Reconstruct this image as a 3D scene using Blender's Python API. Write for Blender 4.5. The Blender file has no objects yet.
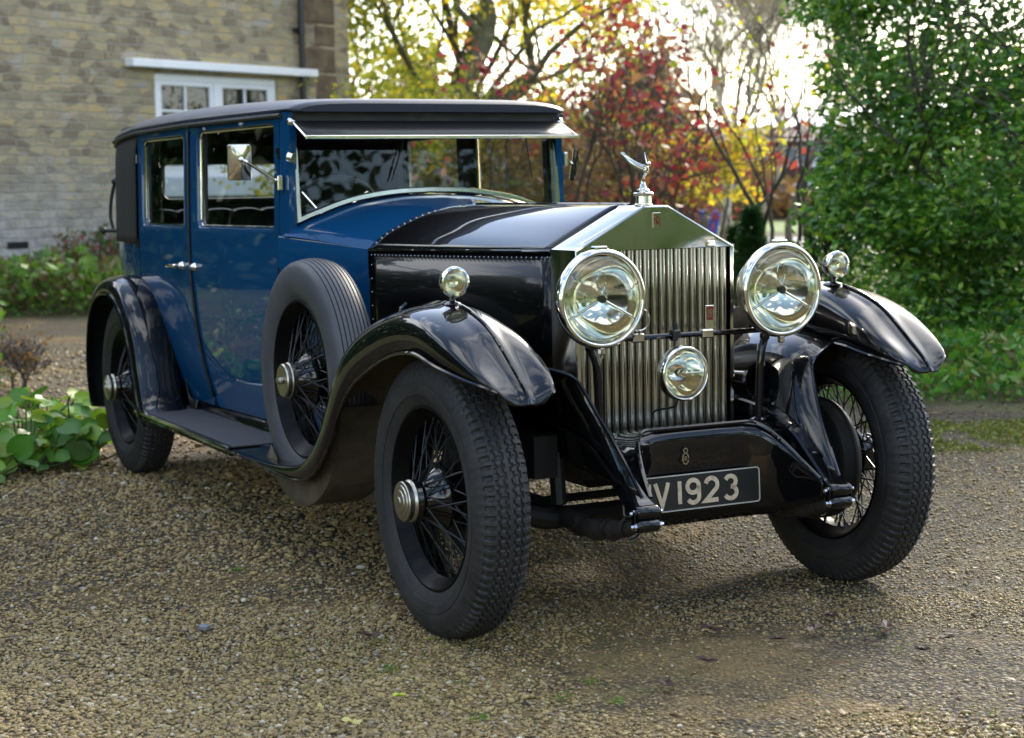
import bpy, math, random
import numpy as np
from mathutils import Vector, Matrix, Euler
PI = math.pi
S = bpy.context.scene
COL = S.collection
rng = np.random.default_rng(7)
random.seed(7)

# ------------------------------------------------------------------ camera
CAM = np.array([4.5885, -2.8421, 1.3288])
FW = np.array([-0.88611421, 0.45145943, -0.10481405])
RT = np.array([0.45556419, 0.89002369, -0.01786326])
UP = np.array([-0.08522245, 0.06357842, 0.99433139])
FH = np.array([-0.89102, 0.45396, 0.0]); RH = np.array([0.45396, 0.89102, 0.0])
cd = bpy.data.cameras.new('camera'); co = bpy.data.objects.new('camera', cd); COL.objects.link(co)
co.matrix_world = Matrix(((RT[0], UP[0], -FW[0], CAM[0]), (RT[1], UP[1], -FW[1], CAM[1]), (RT[2], UP[2], -FW[2], CAM[2]), (0, 0, 0, 1)))
cd.sensor_width = 36; cd.lens = 1712.57 / 1024 * 36
cd.clip_start = 0.1; cd.clip_end = 1500
cd.dof.use_dof = True; cd.dof.focus_distance = 5.15; cd.dof.aperture_fstop = 4.5
S.camera = co

# ------------------------------------------------------------------ world and sun
SUN_EL, SUN_AZ = 30.0, 128.0          # azimuth measured from +x towards +y
w = bpy.data.worlds.new("World"); S.world = w; w.use_nodes = True
nt = w.node_tree; nt.nodes.clear()
o_ = nt.nodes.new('ShaderNodeOutputWorld'); bg = nt.nodes.new('ShaderNodeBackground')
sky = nt.nodes.new('ShaderNodeTexSky'); sky.sky_type = 'NISHITA'; sky.sun_disc = False
sky.sun_elevation = math.radians(SUN_EL); sky.sun_rotation = math.radians(90 - SUN_AZ)
tc = nt.nodes.new('ShaderNodeTexCoord'); mp = nt.nodes.new('ShaderNodeMapping'); mp.inputs['Scale'].default_value = (1, 1, 2.6)
nz = nt.nodes.new('ShaderNodeTexNoise'); nz.inputs['Scale'].default_value = 2.4; nz.inputs['Detail'].default_value = 9; nz.inputs['Roughness'].default_value = .5
rp = nt.nodes.new('ShaderNodeValToRGB'); rp.color_ramp.elements[0].position = .495; rp.color_ramp.elements[1].position = .61
mx = nt.nodes.new('ShaderNodeMix'); mx.data_type = 'RGBA'
mx.inputs['B'].default_value = (7.4, 7.6, 7.8, 1)
nt.links.new(tc.outputs['Generated'], mp.inputs['Vector']); nt.links.new(mp.outputs[0], nz.inputs['Vector'])
nt.links.new(nz.outputs[0], rp.inputs[0]); nt.links.new(rp.outputs[0], mx.inputs['Factor'])
nt.links.new(sky.outputs[0], mx.inputs['A']); nt.links.new(mx.outputs['Result'], bg.inputs[0])
bg.inputs[1].default_value = 0.15; nt.links.new(bg.outputs[0], o_.inputs[0])
ld = bpy.data.lights.new('sun', 'SUN'); lo = bpy.data.objects.new('sun', ld); COL.objects.link(lo)
ld.energy = 2.0; ld.angle = math.radians(16); ld.color = (1, .90, .74)
sd = Vector((math.cos(math.radians(SUN_EL)) * math.cos(math.radians(SUN_AZ)), math.cos(math.radians(SUN_EL)) * math.sin(math.radians(SUN_AZ)), math.sin(math.radians(SUN_EL))))
lo.rotation_euler = sd.to_track_quat('Z', 'Y').to_euler()
S.view_settings.view_transform = 'Standard'; S.view_settings.look = 'None'
S.view_settings.exposure = 1.62; S.view_settings.gamma = 1.0
S.render.resolution_x = 1024; S.render.resolution_y = 738

# ------------------------------------------------------------------ materials
def mat(name, col=(.5, .5, .5), rough=.5, metal=0, coat=0, spec=.5, **kw):
    m = bpy.data.materials.new(name); m.use_nodes = True
    b = m.node_tree.nodes['Principled BSDF']
    b.inputs['Base Color'].default_value = (*col, 1); b.inputs['Roughness'].default_value = rough
    b.inputs['Metallic'].default_value = metal; b.inputs['Coat Weight'].default_value = coat
    b.inputs['Coat Roughness'].default_value = .03; b.inputs['Specular IOR Level'].default_value = spec
    for k, v in kw.items(): b.inputs[k].default_value = v
    return m
class N:
    """tiny node builder"""
    def __init__(s, m): s.t = m.node_tree; s.b = s.t.nodes['Principled BSDF']; s.out = s.t.nodes['Material Output']
    def n(s, typ, **kw):
        x = s.t.nodes.new(typ)
        for k, v in kw.items():
            if hasattr(x, k): setattr(x, k, v)
            else: x.inputs[k.replace('_', ' ')].default_value = v
        return x
    def l(s, a, b): s.t.links.new(a, b)
    def noise(s, scale, detail=4, rough=.5, vec=None, dist=0):
        x = s.n('ShaderNodeTexNoise'); x.inputs['Scale'].default_value = scale; x.inputs['Detail'].default_value = detail
        x.inputs['Roughness'].default_value = rough; x.inputs['Distortion'].default_value = dist
        s.l(vec if vec is not None else s.coord(), x.inputs['Vector']); return x.outputs[0]
    def coord(s, kind='Object'):
        if not hasattr(s, '_c'): s._c = s.n('ShaderNodeTexCoord')
        return s._c.outputs[kind]
    def ramp(s, fac, stops):
        r = s.n('ShaderNodeValToRGB'); e = r.color_ramp.elements
        while len(e) < len(stops): e.new(.5)
        for i, (p, c) in enumerate(stops): e[i].position = p; e[i].color = (*c, 1) if len(c) == 3 else c
        s.l(fac, r.inputs[0]); return r.outputs[0]
    def mix(s, f, a, b, mode='MIX'):
        x = s.n('ShaderNodeMix'); x.data_type = 'RGBA'; x.blend_type = mode
        for v, k in ((f, 'Factor'), (a, 'A'), (b, 'B')):
            if isinstance(v, (int, float)): x.inputs[k].default_value = v
            elif isinstance(v, tuple): x.inputs[k].default_value = (*v, 1)
            else: s.l(v, x.inputs[k])
        return x.outputs['Result']
    def math(s, op, a, b=0.0):
        x = s.n('ShaderNodeMath'); x.operation = op
        for i, v in enumerate((a, b)):
            if isinstance(v, (int, float)): x.inputs[i].default_value = v
            else: s.l(v, x.inputs[i])
        return x.outputs[0]
    def bump(s, h, strength=.3, dist=.01):
        x = s.n('ShaderNodeBump'); x.inputs['Strength'].default_value = strength; x.inputs['Distance'].default_value = dist
        s.l(h, x.inputs['Height']); s.l(x.outputs[0], s.b.inputs['Normal']); return x
    def base(s, c): s.l(c, s.b.inputs['Base Color'])
    def rough(s, c): s.l(c, s.b.inputs['Roughness'])

def paint(name, col, wear=.04):
    m = mat(name, col, .32, 0, 1.0, .03); n = N(m)
    
    n.b.inputs['Coat Roughness'].default_value = .012
    c = n.mix(n.ramp(n.noise(2.2, 9, .7), [(.35, (0,) * 3), (.9, (1,) * 3)]), col, tuple(min(1, x * 1.12 + .001) for x in col)); n.base(c)
    return m
M = {}
M['blue'] = paint('blue_paint', (.003, .046, .125), .03)
M['black'] = paint('black_paint', (.0025, .0025, .0032), .02)
M['rimblack'] = mat('dull_black_enamel', (.003, .003, .0035), .4, 0, .03, .08)
M['satin'] = mat('satin_black_paint', (.002, .002, .0025), .3, 0, .45, .1)
M['blackmatt'] = mat('black_satin', (.006, .006, .006), .5, 0, .15)
def nickel(name, col, r0, r1, bmp=True):
    m = mat(name, col, .2, 1); n = N(m)
    n.rough(n.ramp(n.noise(14, 8, .65), [(.3, (r0,) * 3), (.75, (r1,) * 3)]))
    if bmp: n.bump(n.noise(6, 2), .03, .002)
    return m
M['chrome'] = nickel('polished_nickel', (.78, .76, .70), .05, .16)
M['nickel'] = nickel('brushed_nickel', (.60, .58, .50), .07, .17)
M['cap'] = nickel('dull_nickel', (.42, .40, .34), .26, .42)
M['slat'] = nickel('shutter_nickel', (.52, .50, .43), .14, .24, False)
m = mat('tyre_rubber', (.022, .021, .021), .62); n = N(m)
n.base(n.mix(n.ramp(n.noise(70, 5, .7), [(.60, (0,) * 3), (.74, (1,) * 3)]), n.mix(n.ramp(n.noise(5, 8, .7), [(.38, (0,) * 3), (.72, (1,) * 3)]), (.010, .010, .011), (.030, .028, .027)), (.09, .075, .055)))
n.rough(n.ramp(n.noise(40, 4), [(.3, (.5,) * 3), (.7, (.78,) * 3)])); n.bump(n.noise(160, 3), .25, .002); M['tyre'] = m
m = mat('grey_rubber', (.06, .065, .075), .5); n = N(m)
n.base(n.mix(n.ramp(n.noise(5, 8, .7), [(.38, (0,) * 3), (.72, (1,) * 3)]), (.040, .044, .052), (.075, .078, .085))); n.bump(n.noise(160, 3), .2, .002); M['tyregrey'] = m
m = mat('lamp_glass', (1, 1, 1), .01, 0, 0, .5); m.node_tree.nodes['Principled BSDF'].inputs['Transmission Weight'].default_value = 1
def thin_glass(name, tint, refl=.5):
    m = bpy.data.materials.new(name); m.use_nodes = True; t = m.node_tree; t.nodes.clear()
    o = t.nodes.new('ShaderNodeOutputMaterial'); mi = t.nodes.new('ShaderNodeMixShader'); tr = t.nodes.new('ShaderNodeBsdfTransparent')
    gl = t.nodes.new('ShaderNodeBsdfGlossy'); lw_ = t.nodes.new('ShaderNodeLayerWeight'); pw = t.nodes.new('ShaderNodeMath'); pw.operation = 'POWER'; pw.inputs[1].default_value = 5; fr = t.nodes.new('ShaderNodeMath'); fr.operation = 'MULTIPLY_ADD'; fr.inputs[1].default_value = .96; fr.inputs[2].default_value = .045; lw_.inputs[0].default_value = .5; t.links.new(lw_.outputs['Facing'], pw.inputs[0]); t.links.new(pw.outputs[0], fr.inputs[0]); ma = t.nodes.new('ShaderNodeMath'); ma.operation = 'MULTIPLY'
    ma.inputs[1].default_value = refl * 2; gl.inputs['Roughness'].default_value = .01; tr.inputs[0].default_value = (*tint, 1)
    t.links.new(fr.outputs[0], ma.inputs[0]); t.links.new(ma.outputs[0], mi.inputs[0]); t.links.new(tr.outputs[0], mi.inputs[1]); t.links.new(gl.outputs[0], mi.inputs[2]); t.links.new(mi.outputs[0], o.inputs[0])
    return m
M['glass'] = thin_glass('window_glass', (.93, .95, .92), .55)
M['lens'] = thin_glass('lamp_lens_glass', (.95, .95, .88), .9)
M['housepane'] = mat('house_glass', (.02, .022, .02), .04, 0, 0, .8)
M['reflector'] = mat('lamp_reflector', (.80, .79, .70), .08, 1)
M['leather'] = mat('black_leather', (.012, .012, .014), .32, 0, .2)
M['lining'] = mat('brown_grey_lining', (.045, .037, .03), .9)
M['wood'] = mat('brown_wood', (.10, .035, .018), .35, 0, .4)
M['dark'] = mat('dirty_black_steel', (.010, .0095, .009), .55)
m = mat('muddy_underside', (.10, .075, .045), .85); n = N(m)
n.base(n.mix(n.ramp(n.noise(7, 10, .75), [(.35, (0,) * 3), (.7, (1,) * 3)]), (.045, .034, .022), (.13, .10, .062))); n.bump(n.noise(60, 5), .4, .004); M['mud'] = m
m = mat('hood_cloth', (.007, .010, .022), .40, 0, .5, .25); n = N(m); n.l(n.noise(4, 6), n.b.inputs['Coat Roughness']); n.bump(n.noise(260, 2), .15, .001); M['cloth'] = m
M['canvas'] = mat('black_canvas', (.014, .012, .011), .75); n = N(M['canvas']); n.bump(n.noise(300, 2), .3, .001)
M['boardmat'] = mat('grey_rubber_mat', (.055, .058, .066), .55); n = N(M['boardmat'])
wv = n.n('ShaderNodeTexWave'); wv.inputs['Scale'].default_value = 40; wv.bands_direction = 'Y'; n.l(n.coord(), wv.inputs['Vector']); n.bump(wv.outputs[0], .35, .002)
M['cream'] = mat('cream_letters', (.50, .40, .28), .55); n = N(M['cream'])
n.base(n.mix(n.ramp(n.noise(60, 6, .7), [(.45, (0,) * 3), (.75, (1,) * 3)]), (.55, .44, .31), (.30, .24, .17)))
M['border'] = mat('pale_border', (.42, .40, .35), .5)
M['red'] = mat('red_enamel', (.16, .012, .012), .3)
M['amber'] = mat('side_lamp_reflector', (.78, .75, .62), .18, 1)
M['bolt'] = mat('bright_bolt', (.6, .6, .6), .25, 1)
M['gaiter'] = mat('worn_leather_wrap', (.022, .019, .016), .6); n = N(M['gaiter']); n.bump(n.noise(50, 6, .7), .8, .01)

def leaf_mat(name, cols, rough=.45, trans=.35, glow=1.6):
    m = bpy.data.materials.new(name); m.use_nodes = True; n = N(m)
    g = n.n('ShaderNodeNewGeometry')
    k = len(cols); c = n.ramp(g.outputs['Random Per Island'], [(i / max(1, k - 1), cols[i]) for i in range(k)])
    n.base(c); n.b.inputs['Roughness'].default_value = rough
    tr = n.n('ShaderNodeBsdfTranslucent'); br = n.mix(1.0, c, (glow, glow, glow), 'MULTIPLY'); n.l(br, tr.inputs[0])
    mi = n.n('ShaderNodeMixShader'); mi.inputs[0].default_value = trans
    n.l(n.b.outputs[0], mi.inputs[1]); n.l(tr.outputs[0], mi.inputs[2]); n.l(mi.outputs[0], n.out.inputs[0])
    return m
def bark_mat(name, a, b, scale=12):
    m = mat(name, a, .9); n = N(m); mpn = n.n('ShaderNodeMapping'); mpn.inputs['Scale'].default_value = (1, 1, .25); n.l(n.coord(), mpn.inputs[0])
    f = n.noise(scale, 8, .7, mpn.outputs[0]); n.base(n.mix(n.ramp(f, [(.35, (0,) * 3), (.7, (1,) * 3)]), a, b)); n.bump(f, .6, .02); return m

# ------------------------------------------------------------------ mesh builder
class MB:
    def __init__(s): s.v = []; s.f = []; s.m = []; s.mi = 0
    def add(s, vs, fs):
        o = len(s.v); s.v.extend([tuple(map(float, p)) for p in vs]); s.f.extend([tuple(i + o for i in f) for f in fs]); s.m.extend([s.mi] * len(fs)); return s
    def grid(s, P, close_u=False, close_v=False, flip=False):
        nu = len(P); nv = len(P[0]); vs = [p for r in P for p in r]; fs = []
        for i in range(nu if close_u else nu - 1):
            for j in range(nv if close_v else nv - 1):
                a = i * nv + j; b = ((i + 1) % nu) * nv + j; c = ((i + 1) % nu) * nv + (j + 1) % nv; d = i * nv + (j + 1) % nv
                fs.append((a, d, c, b) if flip else (a, b, c, d))
        return s.add(vs, fs)
    def box(s, x0, x1, y0, y1, z0, z1, bev=0):
        if bev <= 0:
            vs = [(x, y, z) for x in (x0, x1) for y in (y0, y1) for z in (z0, z1)]
            return s.add(vs, [(0, 1, 3, 2), (4, 6, 7, 5), (0, 4, 5, 1), (2, 3, 7, 6), (0, 2, 6, 4), (1, 5, 7, 3)])
        # chamfered box
        c = [(x0 + x1) / 2, (y0 + y1) / 2, (z0 + z1) / 2]; h = [(x1 - x0) / 2, (y1 - y0) / 2, (z1 - z0) / 2]; vs = []
        idx = {}
        for sx in (-1, 1):
            for sy in (-1, 1):
                for sz in (-1, 1):
                    for ax in range(3):
                        p = [sx * (h[0] - (0 if ax == 0 else bev)), sy * (h[1] - (0 if ax == 1 else bev)), sz * (h[2] - (0 if ax == 2 else bev))]
                        idx[(sx, sy, sz, ax)] = len(vs); vs.append([c[k] + p[k] for k in range(3)])
        fs = []
        for ax in range(3):
            a, b = (ax + 1) % 3, (ax + 2) % 3
            for sg in (-1, 1):
                q = []
                for (u, v_) in ((-1, -1), (1, -1), (1, 1), (-1, 1)):
                    k = [0, 0, 0]; k[ax] = sg; k[a] = u; k[b] = v_; q.append(idx[(*k, ax)])
                fs.append(tuple(q if sg > 0 else q[::-1]))
        for ax in range(3):
            a, b = (ax + 1) % 3, (ax + 2) % 3
            for u in (-1, 1):
                for v_ in (-1, 1):
                    k0 = [0, 0, 0]; k1 = [0, 0, 0]; k0[ax] = -1; k1[ax] = 1; k0[a] = k1[a] = u; k0[b] = k1[b] = v_
                    q = (idx[(*k0, a)], idx[(*k1, a)], idx[(*k1, b)], idx[(*k0, b)]); fs.append(q if u * v_ > 0 else q[::-1])
        for sx in (-1, 1):
            for sy in (-1, 1):
                for sz in (-1, 1):
                    q = (idx[(sx, sy, sz, 0)], idx[(sx, sy, sz, 1)], idx[(sx, sy, sz, 2)]); fs.append(q if sx * sy * sz > 0 else q[::-1])
        return s.add(vs, fs)
    def tube(s, pts, r, n=10, cap=True, closed=False):
        pts = [Vector(p) for p in pts]; k = len(pts)
        rs = list(r) if hasattr(r, '__len__') else [r] * k
        ring = []; prev = None
        for i in range(k):
            if closed: t = pts[(i + 1) % k] - pts[i - 1]
            else: t = (pts[min(i + 1, k - 1)] - pts[max(i - 1, 0)])
            t.normalize()
            if prev is None:
                a = Vector((0, 0, 1)) if abs(t.z) < .9 else Vector((1, 0, 0)); u = t.cross(a).normalized()
            else:
                u = (prev - t * prev.dot(t)); u = u.normalized() if u.length > 1e-6 else t.orthogonal().normalized()
            v_ = t.cross(u); prev = u
            ring.append([pts[i] + (u * math.cos(2 * PI * j / n) + v_ * math.sin(2 * PI * j / n)) * rs[i] for j in range(n)])
        o = len(s.v); s.grid(ring, close_u=closed, close_v=True)
        if cap and not closed:
            s.f.append(tuple(o + j for j in range(n))[::-1]); s.m.append(s.mi)
            s.f.append(tuple(o + (k - 1) * n + j for j in range(n))); s.m.append(s.mi)
        return s
    def lathe(s, prof, axis='y', c=(0, 0, 0), n=64, close=False):
        """prof: list of (a along axis, r)"""
        R = []
        for (a, r) in prof:
            row = []
            for j in range(n):
                t = 2 * PI * j / n; p, q = r * math.cos(t), r * math.sin(t)
                if axis == 'y': row.append((c[0] + p, c[1] + a, c[2] + q))
                elif axis == 'x': row.append((c[0] + a, c[1] + p, c[2] + q))
                else: row.append((c[0] + p, c[1] + q, c[2] + a))
            R.append(row)
        return s.grid(R, close_u=close, close_v=True, flip=(axis == 'y'))
    def prism(s, poly, y0, y1, axis='y'):
        """poly list of 2-D points; extruded along axis"""
        k = len(poly)
        def P(a, b, t): return (a, t, b) if axis == 'y' else ((t, a, b) if axis == 'x' else (a, b, t))
        vs = [P(a, b, y0) for a, b in poly] + [P(a, b, y1) for a, b in poly]
        fs = [tuple(range(k)), tuple(range(2 * k - 1, k - 1, -1))] + [(i, i + k, (i + 1) % k + k, (i + 1) % k) for i in range(k)]
        return s.add(vs, fs)
    def sphere(s, c, r, nu=10, nv=16, sc=(1, 1, 1)):
        return s.grid([[(c[0] + r * sc[0] * math.sin(PI * i / nu) * math.cos(2 * PI * j / nv), c[1] + r * sc[1] * math.sin(PI * i / nu) * math.sin(2 * PI * j / nv), c[2] + r * sc[2] * math.cos(PI * i / nu)) for j in range(nv)] for i in range(nu + 1)], close_v=True)
    def mir(s):
        o = MB(); o.v = [(x, -y, z) for x, y, z in s.v]; o.f = [f[::-1] for f in s.f]; o.m = list(s.m); return o
    def side(s, sg): return s if sg < 0 else s.mir()
    def build(s, name, mats, parent=None, smooth=35, solid=0, offset=-1, weld=0, loc=None, label=None, mo=0):
        me = bpy.data.meshes.new(name); me.from_pydata(s.v, [], s.f)
        if not isinstance(mats, (list, tuple)): mats = [mats]
        for q in mats: me.materials.append(q)
        if weld:
            import bmesh
            bm = bmesh.new(); bm.from_mesh(me)
            ly = None
            for i, f in enumerate(bm.faces): f.material_index = s.m[i]
            bmesh.ops.remove_doubles(bm, verts=bm.verts, dist=weld); bm.to_mesh(me); bm.free()
        else:
            if max(s.m, default=0) > 0: me.polygons.foreach_set('material_index', s.m)
        if smooth:
            me.polygons.foreach_set('use_smooth', [True] * len(me.polygons))
            if smooth < 180: me.set_sharp_from_angle(angle=math.radians(smooth))
        me.update()
        o = bpy.data.objects.new(name, me); COL.objects.link(o)
        if parent: o.parent = parent
        if loc: o.location = loc
        if label: o['label'] = label
        if solid:
            md = o.modifiers.new('thickness', 'SOLIDIFY'); md.thickness = solid; md.offset = offset
            if mo: md.material_offset = mo; md.material_offset_rim = 0
        return o
def tag(o, label=None, cat=None, group=None, kind=None):
    if label: o['label'] = label
    if cat: o['category'] = cat
    if group: o['group'] = group
    if kind: o['kind'] = kind
    return o
def empty(name, loc=(0, 0, 0), rz=0, parent=None):
    o = bpy.data.objects.new(name, None); o.empty_display_size = .1; COL.objects.link(o); o.location = loc; o.rotation_euler = (0, 0, rz)
    if parent: o.parent = parent
    return o
def copy_tree(o, parent=None):
    c = o.copy(); COL.objects.link(c)
    if parent is not None: c.parent = parent
    for ch in list(o.children): copy_tree(ch, c)
    return c
def np_mesh(name, V, F, mats, parent=None, smooth=False, mi=None):
    """V (n,3) array, F (m,k) array of equal-size faces"""
    me = bpy.data.meshes.new(name); k = F.shape[1]
    me.vertices.add(len(V)); me.vertices.foreach_set('co', V.astype(np.float32).ravel())
    me.loops.add(F.size); me.loops.foreach_set('vertex_index', F.astype(np.int32).ravel())
    me.polygons.add(len(F)); me.polygons.foreach_set('loop_start', np.arange(0, F.size, k, dtype=np.int32)); me.polygons.foreach_set('loop_total', np.full(len(F), k, dtype=np.int32))
    for q in (mats if isinstance(mats, (list, tuple)) else [mats]): me.materials.append(q)
    if mi is not None: me.polygons.foreach_set('material_index', mi.astype(np.int32))
    if smooth: me.polygons.foreach_set('use_smooth', np.ones(len(F), dtype=bool))
    me.update(calc_edges=True)
    o = bpy.data.objects.new(name, me); COL.objects.link(o)
    if parent: o.parent = parent
    return o
def lerp(a, b, t): return a + (b - a) * t
def interp(xs, ys, x): return float(np.interp(x, xs, ys))
def catmull(P, n=6, closed=False):
    P = [np.array(p, float) for p in P]; out = []; k = len(P)
    rngi = range(k if closed else k - 1)
    for i in rngi:
        p0 = P[(i - 1) % k] if closed or i > 0 else 2 * P[0] - P[1]; p1 = P[i]; p2 = P[(i + 1) % k]; p3 = P[(i + 2) % k] if closed or i + 2 < k else 2 * P[-1] - P[-2]
        for j in range(n):
            t = j / n
            out.append(.5 * ((2 * p1) + (-p0 + p2) * t + (2 * p0 - 5 * p1 + 4 * p2 - p3) * t * t + (-p0 + 3 * p1 - 3 * p2 + p3) * t ** 3))
    if not closed: out.append(P[-1])
    return out

# ------------------------------------------------------------------ THE CAR  (x forward, front axle at x=0; y<0 is the car's right side, nearer the camera)
R_T = .4285; TRK = .7266; WB = 3.545
car = empty('vintage_car', (0, 0, 0))
tag(car, 'dark blue and black vintage limousine with tall nickel radiator parked on the gravel', 'car')

# ---- wheel
def tyre_mb(treaded=True, W=.086):
    prof = []      # (y, r), from inner bead over tread to outer bead
    half = [(0.052, .272), (.062, .280), (.074, .300), (.0795, .312), (.0805, .3135), (.0830, .3150), (W - .0005, .330), (W + .0005, .345), (W - .0015, .3465), (W - .001, .365), (W - .009, .392), (W - .018, .408), (.062, .4165), (.055, .4195), (.048, .4222), (.040, .4245), (.034, .4257), (.028, .4266), (.022, .4274), (.016, .428), (.011, .4283), (.005, .4285), (0, .4285)]
    prof = [(-a, r) for a, r in half] + [(a, r) for a, r in half[::-1]][1:]
    prof = [tuple(p) for p in catmull(prof, 3)]
    n = 552 if treaded else 128; rows = []
    for (a, r) in prof:
        row = []
        for j in range(n):
            t = 2 * PI * j / n; d = 0; aa = abs(a)
            if treaded:
                ph = (t * 92 / (2 * PI)) % 1.0; zz = .0028 * (1 if ph < .5 else -1)
                if r > .405:
                    for g in (0.012, .034):
                        if abs(aa - g - zz * (1 if a > 0 else -1)) < .0032: d = max(d, .006)
                    if aa > .047 and (ph < .34): d = max(d, .008)
                    if .012 < aa < .034 and ph < .17: d = max(d, .0035)
                elif r > .362 and ph < .5: d = .0024
            else:
                if r > .412:
                    for g in (0, .014, .028, .042, .056):
                        if abs(aa - g) < .0022: d = .005
            q = r - d; row.append((q * math.cos(t), a, q * math.sin(t)))
        rows.append(row)
    m = MB(); m.grid(rows, close_v=True, flip=True); return m
def tyre_ribbed_prof():
    half = [(0.050, .272), (.060, .282), (.074, .305), (.083, .338), (.081, .368), (.074, .395), (.066, .411)]
    rib = []; 
    y = .060
    for g in (.052, .037, .022, .0075):
        r = .4285 - (g / .06) ** 2 * .012
        rib += [(g + .0022, r), (g + .0012, r - .006), (g - .0012, r - .006), (g - .0022, r + .0003)]
    half = half + rib
    return [(-a, r) for a, r in half] + [(a, r) for a, r in half[::-1]]
ty_road = None
def build_wheel(sg, x, y, z=R_T, treaded=True, drum=True, share={}, steer=0, label=None, spare=False):
    """outboard = -y when sg<0"""
    w_ = empty('wheel', (x, y, z), (0 if sg < 0 else PI) + steer, car)
    if not spare: w_.location.z = .417; w_.scale = (.987, 1, .987)
    if label: w_['label'] = label
    key = 'r' if treaded else 's'
    def part(name, fn, mt, **kw):
        k = key + name
        if k in share:
            o = bpy.data.objects.new(name, share[k]); COL.objects.link(o); o.parent = w_; return o
        mb, m2 = fn(), mt; o = mb.build(name, m2, w_, **kw); share[k] = o.data; return o
    if treaded: part('tyre', lambda: tyre_mb(True), M['tyre'], smooth=28)
    else: part('tyre', lambda: MB().lathe(tyre_ribbed_prof(), n=128), M['tyregrey'], smooth=28)
    def rim():
        m = MB(); pr = [(-.060, .284), (-.066, .280), (-.066, .274), (-.058, .268), (-.050, .262), (-.030, .250), (-.022, .243), (.022, .243), (.030, .250), (.050, .262), (.058, .268), (.066, .274), (.066, .280), (.060, .284), (.04, .275), (-.04, .275)]
        m.lathe(pr, n=96, close=True); return m
    part('rim', rim, M['rimblack'], smooth=40)
    def spokes():
        m = MB()
        def row(k, yh, rh, yr, rr, tw, ph):
            for i in range(k):
                for sgn in (-1, 1):
                    a = 2 * PI * (i + ph + .22 * sgn) / k; b = a + sgn * tw
                    m.tube([(rh * math.cos(a), yh, rh * math.sin(a)), (rr * math.cos(b), yr, rr * math.sin(b))], .0027, 5, cap=False)
                    m.tube([((rr - .016) * math.cos(b), yr + (yh - yr) * .07, (rr - .016) * math.sin(b)), (rr * math.cos(b), yr, rr * math.sin(b))], .0045, 6, cap=False)
        row(10, -.098, .050, -.018, .248, .62, 0)
        row(14, -.030, .090, .006, .248, .42, .3)
        row(12, .035, .090, .018, .248, .50, .6)
        return m
    part('wire_spokes', spokes, M['spoke'], smooth=60)
    def hub():
        m = MB(); pr = [(.060, .02), (.060, .098), (.045, .100), (.035, .088), (-.010, .084), (-.026, .108), (-.036, .108), (-.044, .090), (-.075, .066), (-.092, .058), (-.104, .062), (-.118, .058), (-.118, .02)]
        m.lathe(pr, n=48); return m
    part('hub', hub, M['black'], smooth=30)
    def cap():
        m = MB(); pr = [(-.100, .050), (-.100, .0595), (-.104, .0610), (-.108, .0595), (-.112, .0555), (-.116, .0570), (-.128, .0570), (-.131, .0550), (-.132, .047), (-.1355, .0455), (-.137, .034), (-.140, .033), (-.1405, .014), (-.143, .013), (-.1435, .0005)]
        if spare: pr = [(-.095, .050), (-.095, .062), (-.110, .064), (-.114, .060), (-.128, .060), (-.133, .056), (-.134, .012), (-.150, .011), (-.152, .0005)]
        if not spare: pr = [(a - .020, r * 1.06) for a, r in pr]; pr.insert(0, (-.10, .04))
        m.lathe(pr, n=48)
        if spare: m.box(-.024, .024, -.148, -.138, -.006, .006, .002)
        return m
    (part if not spare else lambda a, f, mt, **k: f().build(a, mt, w_, **k))('hub_cap', cap, M['cap'], smooth=30)
    if drum:
        part('brake_drum', lambda: MB().lathe([(.055, .02), (.055, .185), (.060, .200), (.075, .205), (.080, .200), (.090, .200), (.092, .205), (.135, .205), (.14, .195), (.14, .02)], n=64), M['dark'], smooth=30)
    return w_
M['spoke'] = mat('black_wire', (.010, .010, .011), .4, 0, .12, .3)
build_wheel(-1, 0, -TRK); build_wheel(1, 0, TRK); build_wheel(-1, -WB, -TRK + .005); build_wheel(1, -WB, TRK - .005)
sp = build_wheel(-1, -1.15, -.70, .667, treaded=False, drum=False, spare=True, label='spare wheel with grey ribbed tyre sunk in the front wing')

# ---- chassis
m = MB()
for s_ in (-1, 1): m.box(-4.3, .05, s_ * .42 - .04, s_ * .42 + .04, .45, .58)
m.box(-1.3, -1.2, -.4, .4, .46, .56); m.box(-2.8, -2.7, -.4, .4, .46, .56); m.box(-3.6, -3.5, -.4, .4, .46, .56); m.box(-4.3, -4.2, -.4, .4, .46, .56)
m.box(-1.9, -.15, -.17, .17, .36, .60, .03)
m.tube([(-1.9, 0, .45), (-3.5, 0, .36)], .05, 12)
m.sphere((-WB, 0, .38), .16)
m.build('chassis_frame', M['dark'], car)
m = MB(); m.tube([(0, -.66, .41), (0, -.56, .36), (0, -.4, .315), (0, .4, .315), (0, .56, .36), (0, .66, .41)], .034, 10); m.tube([(-.16, -.60, .34), (-.16, .60, .34)], .014, 8)
for s_ in (-1, 1): m.tube([(0, s_ * .64, .40), (-.16, s_ * .60, .34)], .02, 8); m.tube([(0.02, s_ * .36, .36), (.0, s_ * .36, .52)], .025, 8)
m.build('front_axle', M['dark'], car)
MB().tube([(-WB, -.66, .42), (-WB, .66, .42)], .05, 12).build('rear_axle', M['dark'], car)
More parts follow.
